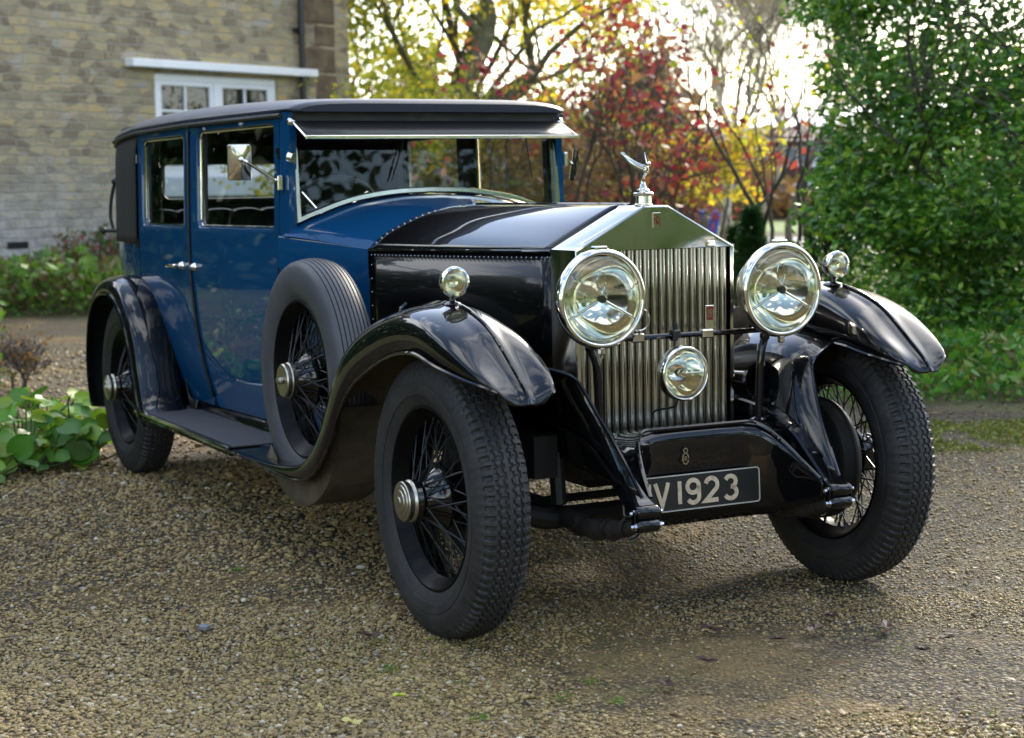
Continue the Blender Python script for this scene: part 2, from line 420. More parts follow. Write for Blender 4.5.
for s_ in (-1, 1):
    m = MB(); P = catmull([(.48, s_ * .340, .374), (.36, s_ * .340, .338), (.2, s_ * .34, .312), (0, s_ * .34, .318), (-.3, s_ * .34, .345), (-.62, s_ * .34, .43)], 5)
    R_ = [.018 + .014 * math.sin(PI * min(1, (i + .5) / (len(P) - 1))) + .004 * math.sin(i * 2.2) for i in range(len(P))]
    m.tube(P, R_, 12)
    for q in P[3:-4:4]: m.lathe([(-.006, .036), (.006, .036)], 'x', tuple(q), 14)
    m.build('leaf_spring', M['gaiter'], car)
    m = MB(); m.tube([(-.02, s_ * .42, .53), (.02, s_ * .50, .36)], .010, 8); m.lathe([(-.03, .001), (-.03, .055), (.03, .055), (.03, .001)], 'y', (-.02, s_ * .40, .53), 24)
    m.build('shock_absorber', M['dark'], car)
# ---- dumb irons (curved frame horns)
iron_path = catmull([(-.35, .60), (-.1, .61), (.06, .605), (.18, .585), (.28, .545), (.37, .485), (.45, .430), (.495, .410)], 5)
for s_ in (-1, 1):
    rows = []
    for i, (x, z) in enumerate(iron_path):
        x0, z0 = iron_path[max(i - 1, 0)]; x1, z1 = iron_path[min(i + 1, len(iron_path) - 1)]
        d = math.hypot(x1 - x0, z1 - z0); tx, tz = (x1 - x0) / d, (z1 - z0) / d; nx, nz_ = -tz, tx
        h = lerp(.035, .018, i / len(iron_path)); wd = interp([0, len(iron_path) * .6, len(iron_path) - 1], [.020, .024, .036], i); yc = .340; c_ = .006
        sec = [(-wd, h - c_), (-wd + c_, h), (wd - c_, h), (wd, h - c_), (wd, -h), (-wd, -h)]
        rows.append([(x + nx * b, s_ * (yc) + a, z + nz_ * b) for a, b in sec])
    m = MB(); m.grid(rows, close_v=True); o = len(m.v) - 6; m.f.append(tuple(range(o, o + 6))); m.m.append(0)
    m.lathe([(-.036, .001), (-.036, .019), (-.030, .021), (.030, .021), (.036, .019), (.036, .001)], 'y', (.495, s_ * .340, .409), 24)
    ir = m.build('dumb_iron', M['black'], car, smooth=40)
    m = MB(); m.lathe([(-.034, .001), (-.034, .018), (-.029, .020), (.029, .020), (.034, .018), (.034, .001)], 'y', (.501, s_ * .340, .372), 24); m.box(.488, .510, s_ * .340 - .044, s_ * .340 - .038, .362, .418, .003); m.box(.488, .510, s_ * .340 + .038, s_ * .340 + .044, .362, .418, .003); m.build('shackle', M['black'], ir)
    for zz, xx in ((.409, .495), (.372, .501)):
        m = MB(); m.lathe([(-.054, .001), (-.054, .006), (-.044, .007), (-.044, .012), (-.034, .012), (.034, .012), (.044, .012), (.044, .007), (.054, .006), (.054, .001)], 'y', (xx, s_ * .340, zz), 6); m.build('bolt', M['bolt'], ir, smooth=0)
    for xx in (.27, .38):
        zz = interp([p[0] for p in iron_path], [p[1] for p in iron_path], xx) + .030
        m = MB(); m.lathe([(0, .014), (.006, .013), (.010, .006), (.010, .001)], 'z', (xx, s_ * .335, zz - .006), 6); m.build('bolt', M['black'], ir, smooth=0)

# ---- front apron between the irons
ap_y = [-.302, -.300, -.293, -.275, -.25, -.215, -.15, -.05, .05, .15, .215, .25, .275, .293, .300, .302]
def ap_x(y):
    a = abs(y); return .25 + (.0 if a < .18 else .22 * ((a - .18) / .122) ** 2.2)
def ap_top(y):
    x = ap_x(y); return interp([.25, .28, .33, .40, .47], [.597, .578, .540, .482, .432], x) + (.0 if abs(y) < .2 else 0)
def ap_bot(y):
    x = ap_x(y); return interp([.25, .33, .40, .47], [.300, .315, .35, .385], x)
m = MB(); rows = []
for y in ap_y:
    zt, zb, x = ap_top(y), ap_bot(y), ap_x(y); col = []
    for k in range(9):
        t = k / 8; col.append((x - .025 * (t ** 2) * (1 if abs(y) < .28 else .3) - .02 * max(0, .15 - t), y, lerp(zt, zb, t)))
    rows.append(col)
m.grid(rows, flip=True)
# top cover from under the radiator to the apron lip, rounded lip
rows = []
for y in ap_y:
    zt, x = ap_top(y), ap_x(y); xb = min(.02, x); cz = .575 if abs(y) < .29 else .565
    rows.append([(x - .0, y, zt), (x - .006, y, zt + .006), (x - .018, y, zt + .006), (x - .03, y, zt), (lerp(x, xb, .4), y, lerp(zt, cz, .45)), (xb, y, cz)])
m.grid(rows)
m.build('front_apron', M['black'], car, smooth=50, solid=.004)
m = MB(); m.tube([(ap_x(y) - .004, y, ap_top(y) + .003) for y in np.linspace(-.3, .3, 61)], .007, 8); ed = m.build('apron_bead', M['black'], car)
# outer lip strips beside the irons
for s_ in (-1, 1):
    for yy, dz in ((.392, .012), (.412, 0)):
        m = MB(); P = [(x, s_ * (yy - .05 * max(0, (x - .1)) / .4), z + .030 + dz - .01) for x, z in iron_path if -.12 < x < .42]
        m.tube(P, .006, 6); m.build('wing_bead', M['black'], car)

# ---- number plate
def ribbon(m, pts, wd, x, y0, z0, th=.002, closed=False):
    """flat stroke in the y-z plane at x; pts are (y,z)"""
    P = [np.array(p, float) for p in pts]; L = []; Rr_ = []; k = len(P)
    for i in range(k):
        if closed: a, b, c = P[i - 1], P[i], P[(i + 1) % k]
        else: a, b, c = P[max(i - 1, 0)], P[i], P[min(i + 1, k - 1)]
        d1 = (b - a) if np.linalg.norm(b - a) > 1e-9 else (c - b); d2 = (c - b) if np.linalg.norm(c - b) > 1e-9 else d1
        d1 = d1 / np.linalg.norm(d1); d2 = d2 / np.linalg.norm(d2); n1 = np.array([-d1[1], d1[0]]); n2 = np.array([-d2[1], d2[0]]); nn = n1 + n2; nn = nn / max(np.linalg.norm(nn), 1e-6)
        q = wd / 2 / max(.35, nn @ n1); L.append(b + nn * q); Rr_.append(b - nn * q)
    vs = []; 
    for xx in (x, x + th):
        for l_, r_ in zip(L, Rr_): vs += [(xx, y0 + l_[0], z0 + l_[1]), (xx, y0 + r_[0], z0 + r_[1])]
    o = 2 * k; fs = []
    for i in range(k if closed else k - 1):
        a, b = 2 * i, 2 * ((i + 1) % k)
        fs += [(o + a, o + a + 1, o + b + 1, o + b), (a, o + a, o + b, b), (a + 1, b + 1, o + b + 1, o + a + 1)]
    if not closed: fs += [(0, 1, o + 1, o), (2 * k - 2, o + 2 * k - 2, o + 2 * k - 1, 2 * k - 1)]
    m.add(vs, fs)
def arc(cx, cy, rx, ry, a0, a1, n=12): return [(cx + rx * math.cos(math.radians(lerp(a0, a1, i / n))), cy + ry * math.sin(math.radians(lerp(a0, a1, i / n)))) for i in range(n + 1)]
def glyph(ch, w=1.0, h=1.0):
    g = {'U': [[(0, 1), (0, .3)] + arc(.5, .3, .5, .3, 180, 360) + [(1, 1)]],
         'V': [[(0, 1), (.5, 0), (1, 1)]],
         '1': [[(.5, 0), (.5, 1)]],
         '9': [arc(.5, .72, .5, .28, 0, 360, 20), [(1, .72), (1, .3)] + arc(.5, .28, .5, .28, 0, -150, 10)],
         '2': [arc(.5, .70, .5, .30, 165, 0, 10) + arc(.5, .70, .5, .30, 0, -35, 3)[1:] + [(.0, 0.02), (1.05, 0.02)]],
         '3': [arc(.48, .75, .47, .25, 155, -80, 12), arc(.48, .27, .52, .27, 85, -155, 14)],
         'R': [[(0, 0), (0, 1), (.55, 1)] + arc(.55, .74, .42, .26, 90, -90, 8) + [(0, .48)], [(.5, .48), (1, 0)]]}[ch]
    return [[(a * w, b * h) for a, b in st] for st in g]
pl = empty('number_plate', (.262, -.030, .405), 0, car); pl.rotation_euler = (0, math.radians(-3), 0)
MB().box(-.004, .0, -.247, .247, -.055, .055, .001).build('plate', M['blackmatt'], pl)
bo = MB(); c8 = .010
rr = arc(.235, .043, c8, c8, 90, 0, 4) + arc(.235, -.043, c8, c8, 0, -90, 4) + arc(-.235, -.043, c8, c8, 270, 180, 4) + arc(-.235, .043, c8, c8, 180, 90, 4)
ribbon(bo, rr, .0035, .0002, 0, 0, closed=True); bo.build('plate_border', M['border'], pl, smooth=0)
for ch, ya, yb in (('U', -.231, -.178), ('V', -.170, -.110), ('1', -.088, -.066), ('9', -.056, -.001), ('2', .010, .066), ('3', .081, .136)):
    m = MB(); sw = .0135
    for st in glyph(ch, yb - ya - sw, .069): ribbon(m, st, sw, .0004, ya + sw / 2 + .030, -.0345)
    m.build('plate_character', M['cream'], pl, smooth=0)
# small club badge on the apron
bd = MB(); ribbon(bd, arc(0, -.008, .013, .020, 0, 345, 18), .004, 0, 0, 0, .003, closed=False); ribbon(bd, arc(0, .022, .008, .009, 0, 345, 14), .004, 0, 0, 0, .003)
for dy in (-.004, .003):
    for st in glyph('R', .006, .016): ribbon(bd, st, .0018, 0, dy - .002, -.016, .002)
bo = bd.build('badge', M['nickel'], car, loc=(.256, -.052, .513), smooth=0); bo.scale = (1, .82, .82)

# ---- radiator
W_R, Z0, Z1, ZP = .292, .562, 1.137, 1.268
rad = empty('radiator', (0, 0, 0), 0, car)
m = MB()
def rad_out(o): return [(-W_R + o, Z0), (-W_R + o, Z1 - o * .3), (-.045, ZP - o), (.045, ZP - o), (W_R - o, Z1 - o * .3), (W_R - o, Z0)]
outer = rad_out(0); inner = [(-W_R + .016, Z0), (-W_R + .016, Z1 - .004), (W_R - .016, Z1 - .004), (W_R - .016, Z0)]
XB, XF = -.135, .020; bv = .006
rows = [[(XB, y, z) for y, z in outer], [(XF - bv, y, z) for y, z in outer], [(XF - bv * .3, y * .994, z - (.002 if z > Z1 - .01 else 0)) for y, z in outer], [(XF, y * .984, z - (.0055 if z > Z1 - .01 else 0)) for y, z in outer]]
# densify across
def dens(row, k=6):
    out = []
    for a, b in zip(row[:-1], row[1:]):
        for i in range(k): out.append(tuple(lerp(a[q], b[q], i / k) for q in range(3)))
    out.append(row[-1]); return out
m.grid([dens(r) for r in rows], flip=True)
fo = [(y * .984, z - (.0055 if z > Z1 - .01 else 0)) for y, z in outer]
# front pediment face, very slightly pressed forward at its foot
pf = [(XF, fo[1][0], fo[1][1]), (XF, fo[2][0], fo[2][1]), (XF, fo[3][0], fo[3][1]), (XF, fo[4][0], fo[4][1]), (XF, inner[2][0], inner[2][1]), (XF, inner[1][0], inner[1][1])]
m.add(pf, [(0, 1, 2, 3, 4, 5)])
for a in (0, 1):
    s_ = -1 if a == 0 else 1
    yo, yi = s_ * W_R * .984, s_ * (W_R - .016)
    q = [(XF, yo, Z0), (XF, yo, Z1 - .0055), (XF, yi, Z1 - .004), (XF, yi, Z0)]
    m.add(q, [(0, 1, 2, 3)] if s_ > 0 else [(3, 2, 1, 0)])
    m.add([(XF, yi, Z0), (XF, yi, Z1 - .004), (XF - .03, yi, Z1 - .004), (XF - .03, yi, Z0)], [(0, 1, 2, 3)])
m.add([(XF, inner[1][0], Z1 - .004), (XF, inner[2][0], Z1 - .004), (XF - .03, inner[2][0], Z1 - .004), (XF - .03, inner[1][0], Z1 - .004)], [(0, 1, 2, 3)])
m.build('radiator_shell', M['nickel'], rad, smooth=30)
m = MB(); ns = 19; pitch = 2 * (W_R - .018) / ns
for i in range(ns):
    yc = -(W_R - .018) + pitch * (i + .5)
    sec = [(-.016, -.0098), (-.006, -.0094), (-.0015, -.0066), (0.0008, 0), (-.0015, .0066), (-.006, .0094), (-.016, .0098)]
    tw = math.radians(14); secr = [(a * math.cos(tw) - b * math.sin(tw), a * math.sin(tw) + b * math.cos(tw)) for a, b in sec]
    rows = []
    for z in np.linspace(Z0 + .002, Z1 - .006, 5): rows.append([(XF - .004 + a, yc + b * 1.12, z) for a, b in secr])
    m.grid(rows, flip=False)
m.build('shutter', M['slat'], rad, smooth=60, label='upright nickel shutter slats filling the radiator front')
MB().box(-.02, -.012, -W_R + .014, W_R - .014, Z0, Z1 - .002).build('radiator_core', M['blackmatt'], rad)
m = MB(); m.box(-.13, .024, -W_R - .002, W_R + .002, Z0 - .022, Z0 + .002, .006); m.build('radiator_foot', M['black'], rad)
bd = MB(); bd.box(XF + .001, XF + .004, -.0145, .0145, -.024, .024, .001); bo = bd.build('badge', M['chrome'], rad, loc=(0, .0, 1.222))
b2 = MB()
for dy, dz in ((-.008, -.011), (-.002, -.017)):
    for st in glyph('R', .011, .026): ribbon(b2, st, .0026, XF + .0042, dy, dz, .0006)
ribbon(b2, [(-.012, -.021), (.012, -.021), (.012, .021), (-.012, .021)], .0012, XF + .0042, 0, 0, .0005, closed=True)
b2.build('emblem', M['red'], bo, smooth=0)
# small clips on the pediment
MB().box(XF + .0005, XF + .010, .185, .215, Z1 - .003, Z1 + .016, .003).build('clip', M['chrome'], rad)

# mascot
mc = empty('mascot', (-.055, 0, 1.266), 0, rad); mc.scale = (.9, .9, .92)
MB().lathe([(0, .034), (.006, .034), (.009, .028), (.034, .027), (.036, .036), (.044, .037), (.047, .033), (.049, .001)], 'z', (0, 0, 0), 32).build('filler_cap', M['chrome'], mc, smooth=30)
m = MB(); m.lathe([(.047, .024), (.055, .023), (.058, .018), (.062, .016), (.063, .001)], 'z', (0, 0, 0), 24)
m.tube(catmull([(-.004, 0, .060), (-.006, 0, .080), (-.001, 0, .098), (.010, 0, .114), (.022, 0, .126), (.030, 0, .134)], 4), [.015, .014, .0125, .011, .010, .0095, .009, .0085, .008, .0085, .009, .0105, .012, .0125, .013, .012, .0105, .008, .006, .005, .005], 12)
m.sphere((.036, 0, .143), .0085, 8, 12)
wn = m
for s_ in (-1, 1):
    rows = []
    for i in range(9):
        t = i / 8; cx = .020 - .085 * t; cz = .133 + .052 * t ** 1.3; cy = s_ * (.008 + .040 * math.sin(t * 1.35)); hw = .020 * (1 - t) ** .6 + .004
        rows.append([(cx + dx * .6, cy + s_ * bulge, cz - dz) for dx, dz, bulge in ((.004, -hw * .25, -.002), (.0, 0, .004), (-.006, hw * .5, .006), (-.010, hw, .002))])
    wn.grid(rows); wn.grid([[(p[0], p[1] - s_ * .003, p[2]) for p in r] for r in rows], flip=True)
m.build('winged_figure', M['nickel'], mc, smooth=50)

# ---- bonnet
def resample(P, k):
    P = np.array(P, float); d = np.r_[0, np.cumsum(np.linalg.norm(np.diff(P, axis=0), axis=1))]; t = np.linspace(0, d[-1], k)
    return [(float(np.interp(q, d, P[:, 0])), float(np.interp(q, d, P[:, 1]))) for q in t]
BF = resample([tuple(p) for p in [(0, 1.268), (.045, 1.268), (.11, 1.233), (.17, 1.2007), (.23, 1.168), (.29, 1.136)]], 19)
BR = resample([tuple(p) for p in catmull([(0, 1.270), (.11, 1.262), (.228, 1.237), (.342, 1.19), (.40, 1.157), (.44, 1.120)], 5)], 19)
WS = resample([tuple(p) for p in catmull([(0, 1.316), (.17, 1.309), (.34, 1.283), (.47, 1.243), (.57, 1.205), (.622, 1.163)], 5)], 19)
XR = -1.26; XW = -1.69
def bsec(x):
    t = (XB - x) / (XB - XR); t = min(max(t, 0), 1); t2 = t ** .8
    return [(lerp(a[0], b[0], t2), lerp(a[1], b[1], t2)) for a, b in zip(BF, BR)]
m = MB()
for s_ in (-1, 1):
    rows = []
    for x in np.linspace(XB - .002, XR + .004, 30):
        rows.append([(x, s_ * max(y, .001), z) for y, z in bsec(x)])
    m.grid(rows, flip=(s_ < 0))
m.build('bonnet', M['black'], car, smooth=60, solid=.003)
for s_ in (-1, 1):
    m = MB()
    rows = []
    for x in np.linspace(XB - .002, XR + .004, 24):
        y, z = bsec(x)[-1]
        rows.append([(x, s_ * (y + .001), z - .012), (x, s_ * (y + .001), z - .20), (x, s_ * (y + .0), .60)])
    m.grid(rows, flip=(s_ > 0)); m.build('bonnet_side', M['satin'], car, smooth=60, solid=.003)
hg = MB(); rv = MB()
for s_ in (-1, 1):
    P = [(x, s_ * (bsec(x)[-1][0] + .002), bsec(x)[-1][1] - .005) for x in np.linspace(XB, XR, 24)]
    hg.tube(P, .006, 8)
    for x in np.arange(XR + .02, XB, .026):
        y, z = bsec(x)[-1]; rv.sphere((x, s_ * (y + .003), z - .024), .0030, 4, 6)
        y2, z2 = bsec(x)[-2]; rv.sphere((x, s_ * (y2 + .004), z2 - .003), .0028, 4, 6)
        
    for i in range(1, 18): 
        y, z = BR[i]; rv.sphere((XR + .02, s_ * y, z + .002), .003, 4, 6)
    for z in np.arange(.66, 1.09, .05): rv.sphere((XR + .02, s_ * (.442), z), .003, 4, 6)
    for z in (.75, .95): rv.sphere((XB - .03, s_ * .294, z), .004, 4, 6); rv.sphere((XB - .045, s_ * .295, z), .004, 4, 6)
hg.tube([(x, 0, bsec(x)[0][1] + .003) for x in np.linspace(XB, XR, 20)], .005, 8)
o_v = len(hg.v); hg.v += rv.v; hg.f += [tuple(i + o_v for i in f) for f in rv.f]; hg.m += [1] * len(rv.f)
hg.build('bonnet_hinge', [M['black'], M['bolt']], car, label='black bonnet hinge strips edged with bright rivets')
# handle on bonnet side
m = MB(); m.tube(catmull([(-.98, -.418, .80), (-.985, -.445, .83), (-.985, -.445, .90), (-.98, -.418, .93)], 4), .008, 8); m.build('bonnet_catch', M['black'], car)

# ---- body
def plan(x): return interp([-4.32, -4.30, -4.27, -4.20, -4.12, -3.95, -3.6, -3.2, -2.75, -2.3, -1.70, -1.26], [.0, .40, .50, .59, .632, .672, .700, .704, .694, .668, .616, .441], x)
def vprof(z): return interp([.30, .40, .5, .6, .7, .8, .95, 1.05, 1.17, 1.3, 1.45, 1.58, 1.66], [-.130, -.100, -.070, -.045, -.028, -.015, -.003, 0, 0, -.003, -.007, -.011, -.014], z)
def sy(x, z):
    k = min(1, max(0, (-1.26 - x) / .44)) if x > -1.70 else 1
    return plan(x) + vprof(z) * (k if z > .95 else (.35 + .65 * k))
ZB, ZT = .395, 1.635
def rr_pts(x0, x1, z0, z1, r, n=6):
    P = []
    for cx, cz, a in ((x1 - r, z1 - r, 0), (x0 + r, z1 - r, 90), (x0 + r, z0 + r, 180), (x1 - r, z0 + r, 270)):
        for i in range(n + 1): t = math.radians(a + 90 * i / n); P.append((cx + r * math.cos(t), cz + r * math.sin(t)))
    return P
def door_panel(x0, x1, hole, thick=.02, r=.035, zs=1.12):
    """near-side panel (y<0). upper ring around the window opening, lower grid."""
    m = MB(); hx0, hx1, hz0, hz1 = hole
    inn = rr_pts(hx0, hx1, hz0, hz1, r, 6)
    # outer boundary: project from hole centre at matching perimeter positions
    def outer_pt(p):
        # clamp towards nearest outer side region
        fx = (p[0] - hx0) / (hx1 - hx0); fz = (p[1] - hz0) / (hz1 - hz0)
        return None
    k = len(inn); q = k // 4; outp = []
    for c, (X, Z) in enumerate(((x1, ZT), (x0, ZT), (x0, zs), (x1, zs))):
        # each rounded corner's points map onto the two edges meeting at the outer corner
        seg = inn[c * q:(c + 1) * q]; h = (q - 1) / 2
        for i, p in enumerate(seg):
            t = (i - h) / h
            if c in (0, 2): # first half along vertical side, second along horizontal
                P_ = (X, lerp(Z, p[1], -t)) if t <= 0 else (lerp(X, p[0], t), Z)
            else:
                P_ = (lerp(X, p[0], -t), Z) if t <= 0 else (X, lerp(Z, p[1], t))
            outp.append(P_)
    rings = []
    for t in (0, .25, .5, .75, .93):
        rings.append([(lerp(a[0], b[0], t), lerp(a[1], b[1], t)) for a, b in zip(outp, inn)])
    R3 = [[(x, -sy(x, z), z) for x, z in rg] for rg in rings]
    R3.append([(x, -sy(x, z) + .004, z) for x, z in inn])
    cx, cz = (hx0 + hx1) / 2, (hz0 + hz1) / 2
    R3.append([(x + (cx - x) * .004 / .4, -sy(x, z) + .028, z + (cz - z) * .01) for x, z in inn])
    m.grid(R3, close_v=True)
    xs = np.linspace(x0, x1, 14); zsl = [ZB + (zs - ZB) * i / 14 for i in range(15)]
    m.grid([[(x, -sy(x, z), z) for z in zsl] for x in xs], flip=True)
    # closed edges
    for x, fl in ((x0, True), (x1, False)):
        m.grid([[(x, -sy(x, z), z) for z in np.linspace(ZB, ZT, 20)], [(x, -sy(x, z) + thick, z) for z in np.linspace(ZB, ZT, 20)]], flip=fl)
    # inner skin
    return m
WZ0, WZ1 = 1.188, 1.585
doors = (('rear', -3.50, -2.695, (-3.435, -2.770, WZ0, WZ1)), ('front', -2.685, -1.735, (-2.60, -1.785, WZ0, WZ1 + .01)))
for s_ in (-1, 1):
    for nm, x0, x1, hole in doors:
        d = door_panel(x0, x1, hole).side(s_).build('door', M['blue'], car, smooth=50, weld=.0004)
        # glass
        g = MB(); g.grid([[(x, -sy(x, z) + .024, z) for z in np.linspace(hole[2], hole[3], 6)] for x in np.linspace(hole[0], hole[1], 8)], flip=True); g.side(s_).build('window_glass', M['glass'], d, smooth=60)
        fr = MB(); P = [(x, -sy(x, z) + .019, z) for x, z in rr_pts(hole[0] + .008, hole[1] - .008, hole[2] + .006, hole[3] - .006, .03, 6)]; fr.tube(P, .006, 6, closed=True); fr.side(s_).build('window_frame', M['chrome'], d)
        # inner card below the window and pillars, dark
        ic = MB(); ic.grid([[(x, -sy(x, z) + .05, z) for z in np.linspace(.42, hole[2], 8)] for x in np.linspace(x0 + .01, x1 - .01, 6)])
        ic.grid([[(x, -sy(x, z) + .05, z) for z in (hole[3], 1.62)] for x in np.linspace(x0, x1, 6)])
        for a, b in ((x0, hole[0]), (hole[1], x1)): ic.grid([[(x, -sy(x, z) + .05, z) for z in np.linspace(hole[2], hole[3], 4)] for x in np.linspace(a - (.0), b + .0, 4)])
        ic.side(s_).build('door_lining', M['lining'], d, smooth=0)
        hx = x1 - .12 if nm == 'rear' else x0 + .035
        hd = MB(); zz = 1.015; yb = -sy(hx, zz)
        hd.lathe([(-.018, .001), (-.018, .014), (-.004, .017), (.0, .020)], 'y', (hx, yb, zz), 16)
        if nm == 'rear': hd.tube(catmull([(hx, yb - .022, zz), (hx - .0, yb - .035, zz), (hx - .04, yb - .040, zz), (hx - .115, yb - .036, zz - .002)], 4), [.010] * 4 + [.008] * 5 + [.010] * 4, 10)
        else: hd.lathe([(-.03, .001), (-.03, .010), (-.015, .009)], 'y', (hx, yb, zz), 12)
        hd.side(s_).build('door_handle', M['chrome'], d)
        for hz in ((.62, 1.02, 1.48) if nm == 'front' else (.7, 1.1, 1.5)):
            xx = x1 + .004 if nm == 'front' else x0 - .004
            MB().tube([(xx, -sy(xx, hz - .02) - .005, hz - .02), (xx, -sy(xx, hz + .02) - .005, hz + .02)], .008, 8).side(s_).build('hinge', M['black'], d)
# dark shut-line strips behind the gaps, B pillar
for s_ in (-1, 1):
    for xg in (-3.506, -2.69, -1.730):
        P0 = [[(x, s_ * (sy(x, z) - .012), z) for z in np.linspace(ZB, ZT, 16)] for x in (xg - .02, xg + .02)]
        m = MB(); m.grid(P0, flip=(s_ > 0)); m.build('door_post', M['blackmatt'], car, smooth=60)
for s_ in (-1, 1):
    m = MB(); m.grid([[(x, s_ * (sy(x, z) + .007), z) for z in np.linspace(.44, 1.60, 24)] for x in (-2.697, -2.683)], flip=(s_ > 0)); m.build('door_moulding', M['blackmatt'], car, smooth=60, solid=.008, offset=0)
# rear body: blue lower, canvas-covered upper
def rear_shell(z0, z1, out=0.0, ns=26, nz=10):
    """wraps from near-side x=-3.70 round the tail to far side"""
    prof = []
    A = [(-3.512, -plan(-3.512))] + [(x, -plan(x)) for x in (-3.62, -3.75, -3.88, -3.98)]
    corner = [(-4.08, -.650), (-4.17, -.615), (-4.24, -.555), (-4.28, -.47), (-4.30, -.34), (-4.31, -.17), (-4.315, 0)]
    H = [tuple(p) for p in catmull(A + corner, 3)]
    full = H + [(x, -y) for x, y in H[::-1][1:]]
    rows = []
    for z in np.linspace(z0, z1, nz):
        v_ = vprof(z) - (.30 * max(0, (z - 1.50) / .16) ** 2 * .10); row = []
        for x, y in full:
            # shrink toward centre by v_, more at the tail top
            s_ = 1 if y > 0 else -1
            k = (abs(y) + v_ + out) / max(abs(y), 1e-6) if abs(y) > .3 else (1 + (v_ + out) / .5)
            tail = max(0, (-3.9 - x) / .4)
            xx = x + tail * (-v_ * 1.1) * (1 if z > 1 else .6) - out * tail
            row.append((xx, y * k, z))
        rows.append(row)
    return rows
m = MB(); m.grid(rear_shell(.395, 1.10), flip=True); m.build('rear_body_panel', M['blue'], car, smooth=60)
# upper canvas with a rear window opening
rows = rear_shell(1.10, 1.66, .006, nz=15); nc = len(rows[0]); m = MB()
vs = [p for r in rows for p in r]; fs = []
for i in range(len(rows) - 1):
    for j in range(nc - 1):
        p = rows[i][j]; q = rows[i + 1][j + 1]
        if p[0] < -4.2 and min(abs(p[1]), abs(q[1])) < .30 and max(abs(p[1]), abs(q[1])) < .41 and p[2] > 1.27 and q[2] < 1.52: continue
        a = i * nc + j; fs.append((a, a + nc, a + nc + 1, a + 1)[::-1])
m.add(vs, fs); rc = m.build('rear_quarter_cover', M['canvas'], car, smooth=60, solid=.006)
m = MB(); m.tube([(-4.285, y, z) for y, z in rr_pts(-.37, .37, 1.29, 1.50, .05, 6)], .018, 8, closed=True); m.build('rear_window_frame', M['blackmatt'], rc)
# landau iron on the quarter
m = MB(); m.tube(catmull([(-4.20, -.630, 1.40), (-4.225, -.645, 1.31), (-4.235, -.650, 1.22), (-4.22, -.64, 1.15)], 4), .009, 8); m.tube([(-4.15, -.60, 1.15), (-4.23, -.69, 1.15)], .010, 8); m.sphere((-4.23, -.69, 1.15), .017, 6, 8); m.sphere((-4.20, -.630, 1.40), .018, 6, 8)
m.build('hood_iron', M['dark'], car)

# A pillars, cowl sides, scuttle
for s_ in (-1, 1):
    m = MB()
    m.grid([[(x, s_ * sy(x, z), z) for z in np.linspace(1.15, ZT, 12)] for x in np.linspace(-1.727, -1.665, 4)], flip=(s_ > 0))
    m.grid([[(-1.665, s_ * (sy(-1.665, z) + (-.03 * k)), z) for z in np.linspace(1.15, ZT, 12)] for k in (0, 1)], flip=(s_ > 0))
    m.grid([[(-1.727, s_ * (sy(-1.727, z) - (.05 * k)), z) for z in np.linspace(1.15, ZT, 12)] for k in (0, 1)], flip=(s_ < 0))
    m.build('windscreen_pillar', M['blue'], car, smooth=40)
m = MB()
rows_l = []
for s_ in (-1, 1):
    rows = []
    for i in range(15):
        t = i / 14; x = lerp(XR, XW, t); e = t * t * (3 - 2 * t) * .5 + t * .5
        rows.append([(x, s_ * lerp(a[0], b[0], t), lerp(a[1], b[1], e)) for a, b in zip(BR, WS)])
    m.grid(rows, flip=(s_ < 0))
    # side below the shoulder, soft bulge under the crease
    rows = []
    for i in range(15):
        t = i / 14; x = lerp(XR, -1.727, t); ya = lerp(.441, .624, t) if t < .9 else lerp(.441, .624, t); zt = lerp(1.120, 1.163, t)
        rows.append([(x, s_ * (ya), zt), (x, s_ * (ya + .006), zt - .012), (x, s_ * (ya + .006), zt - .06)] + [(x, s_ * (ya + .004 + vprof(z) * t), z) for z in np.linspace(zt - .15, ZB, 8)])
    m.grid(rows, flip=(s_ > 0))
m.build('scuttle', M['blue'], car, smooth=45, weld=.001)
# sill / under-body valance
for s_ in (-1, 1):
    m = MB(); m.grid([[(x, s_ * (sy(x, .40) - .01), .40), (x, s_ * (sy(x, .40) - .0), .375), (x, s_ * .60 if x < -1.7 else s_ * .56, .345)] for x in np.linspace(-3.3, -1.0, 12)], flip=(s_ > 0))
    m.build('sill', M['black'], car, solid=.004)
MB().box(-4.2, -1.3, -.55, .55, .385, .40).build('floor_pan', M['dark'], car)

# ---- roof
def roof_pt(x, t):
    """t in -1..1 across"""
    e = interp([-4.40, -4.38, -4.34, -4.27, -4.15, -3.95, -3.5, -2.7, -2.3, -1.75, -1.66, -1.63, -1.615], [.48, .53, .57, .61, .640, .665, .700, .690, .664, .614, .600, .588, .560], x)
    y = e * math.sin(t * PI / 2) if abs(t) < 1 else e * t
    zc = interp([-4.40, -4.38, -4.32, -4.2, -3.95, -3.5, -2.8, -2.2, -1.75, -1.66, -1.63, -1.615], [1.55, 1.60, 1.655, 1.70, 1.735, 1.750, 1.738, 1.715, 1.692, 1.685, 1.678, 1.666], x)
    ze = interp([-4.40, -4.3, -4.1, -3.6, -2.8, -1.75, -1.66, -1.615], [1.545, 1.590, 1.618, 1.638, 1.646, 1.645, 1.645, 1.640], x)
    k = abs(y / e); pw = interp([-4.4, -2.6, -1.8, -1.6], [2.6, 3.0, 5.5, 7.0], x); zz = ze + (zc - ze) * (1 - k ** pw) ** .62
    return (x, y, zz)
m = MB(); xs = [-4.40, -4.39, -4.37, -4.33, -4.27, -4.18, -4.08, -3.95, -3.8, -3.6, -3.3, -3.0, -2.7, -2.4, -2.1, -1.85, -1.74, -1.68, -1.65, -1.635, -1.622, -1.615]
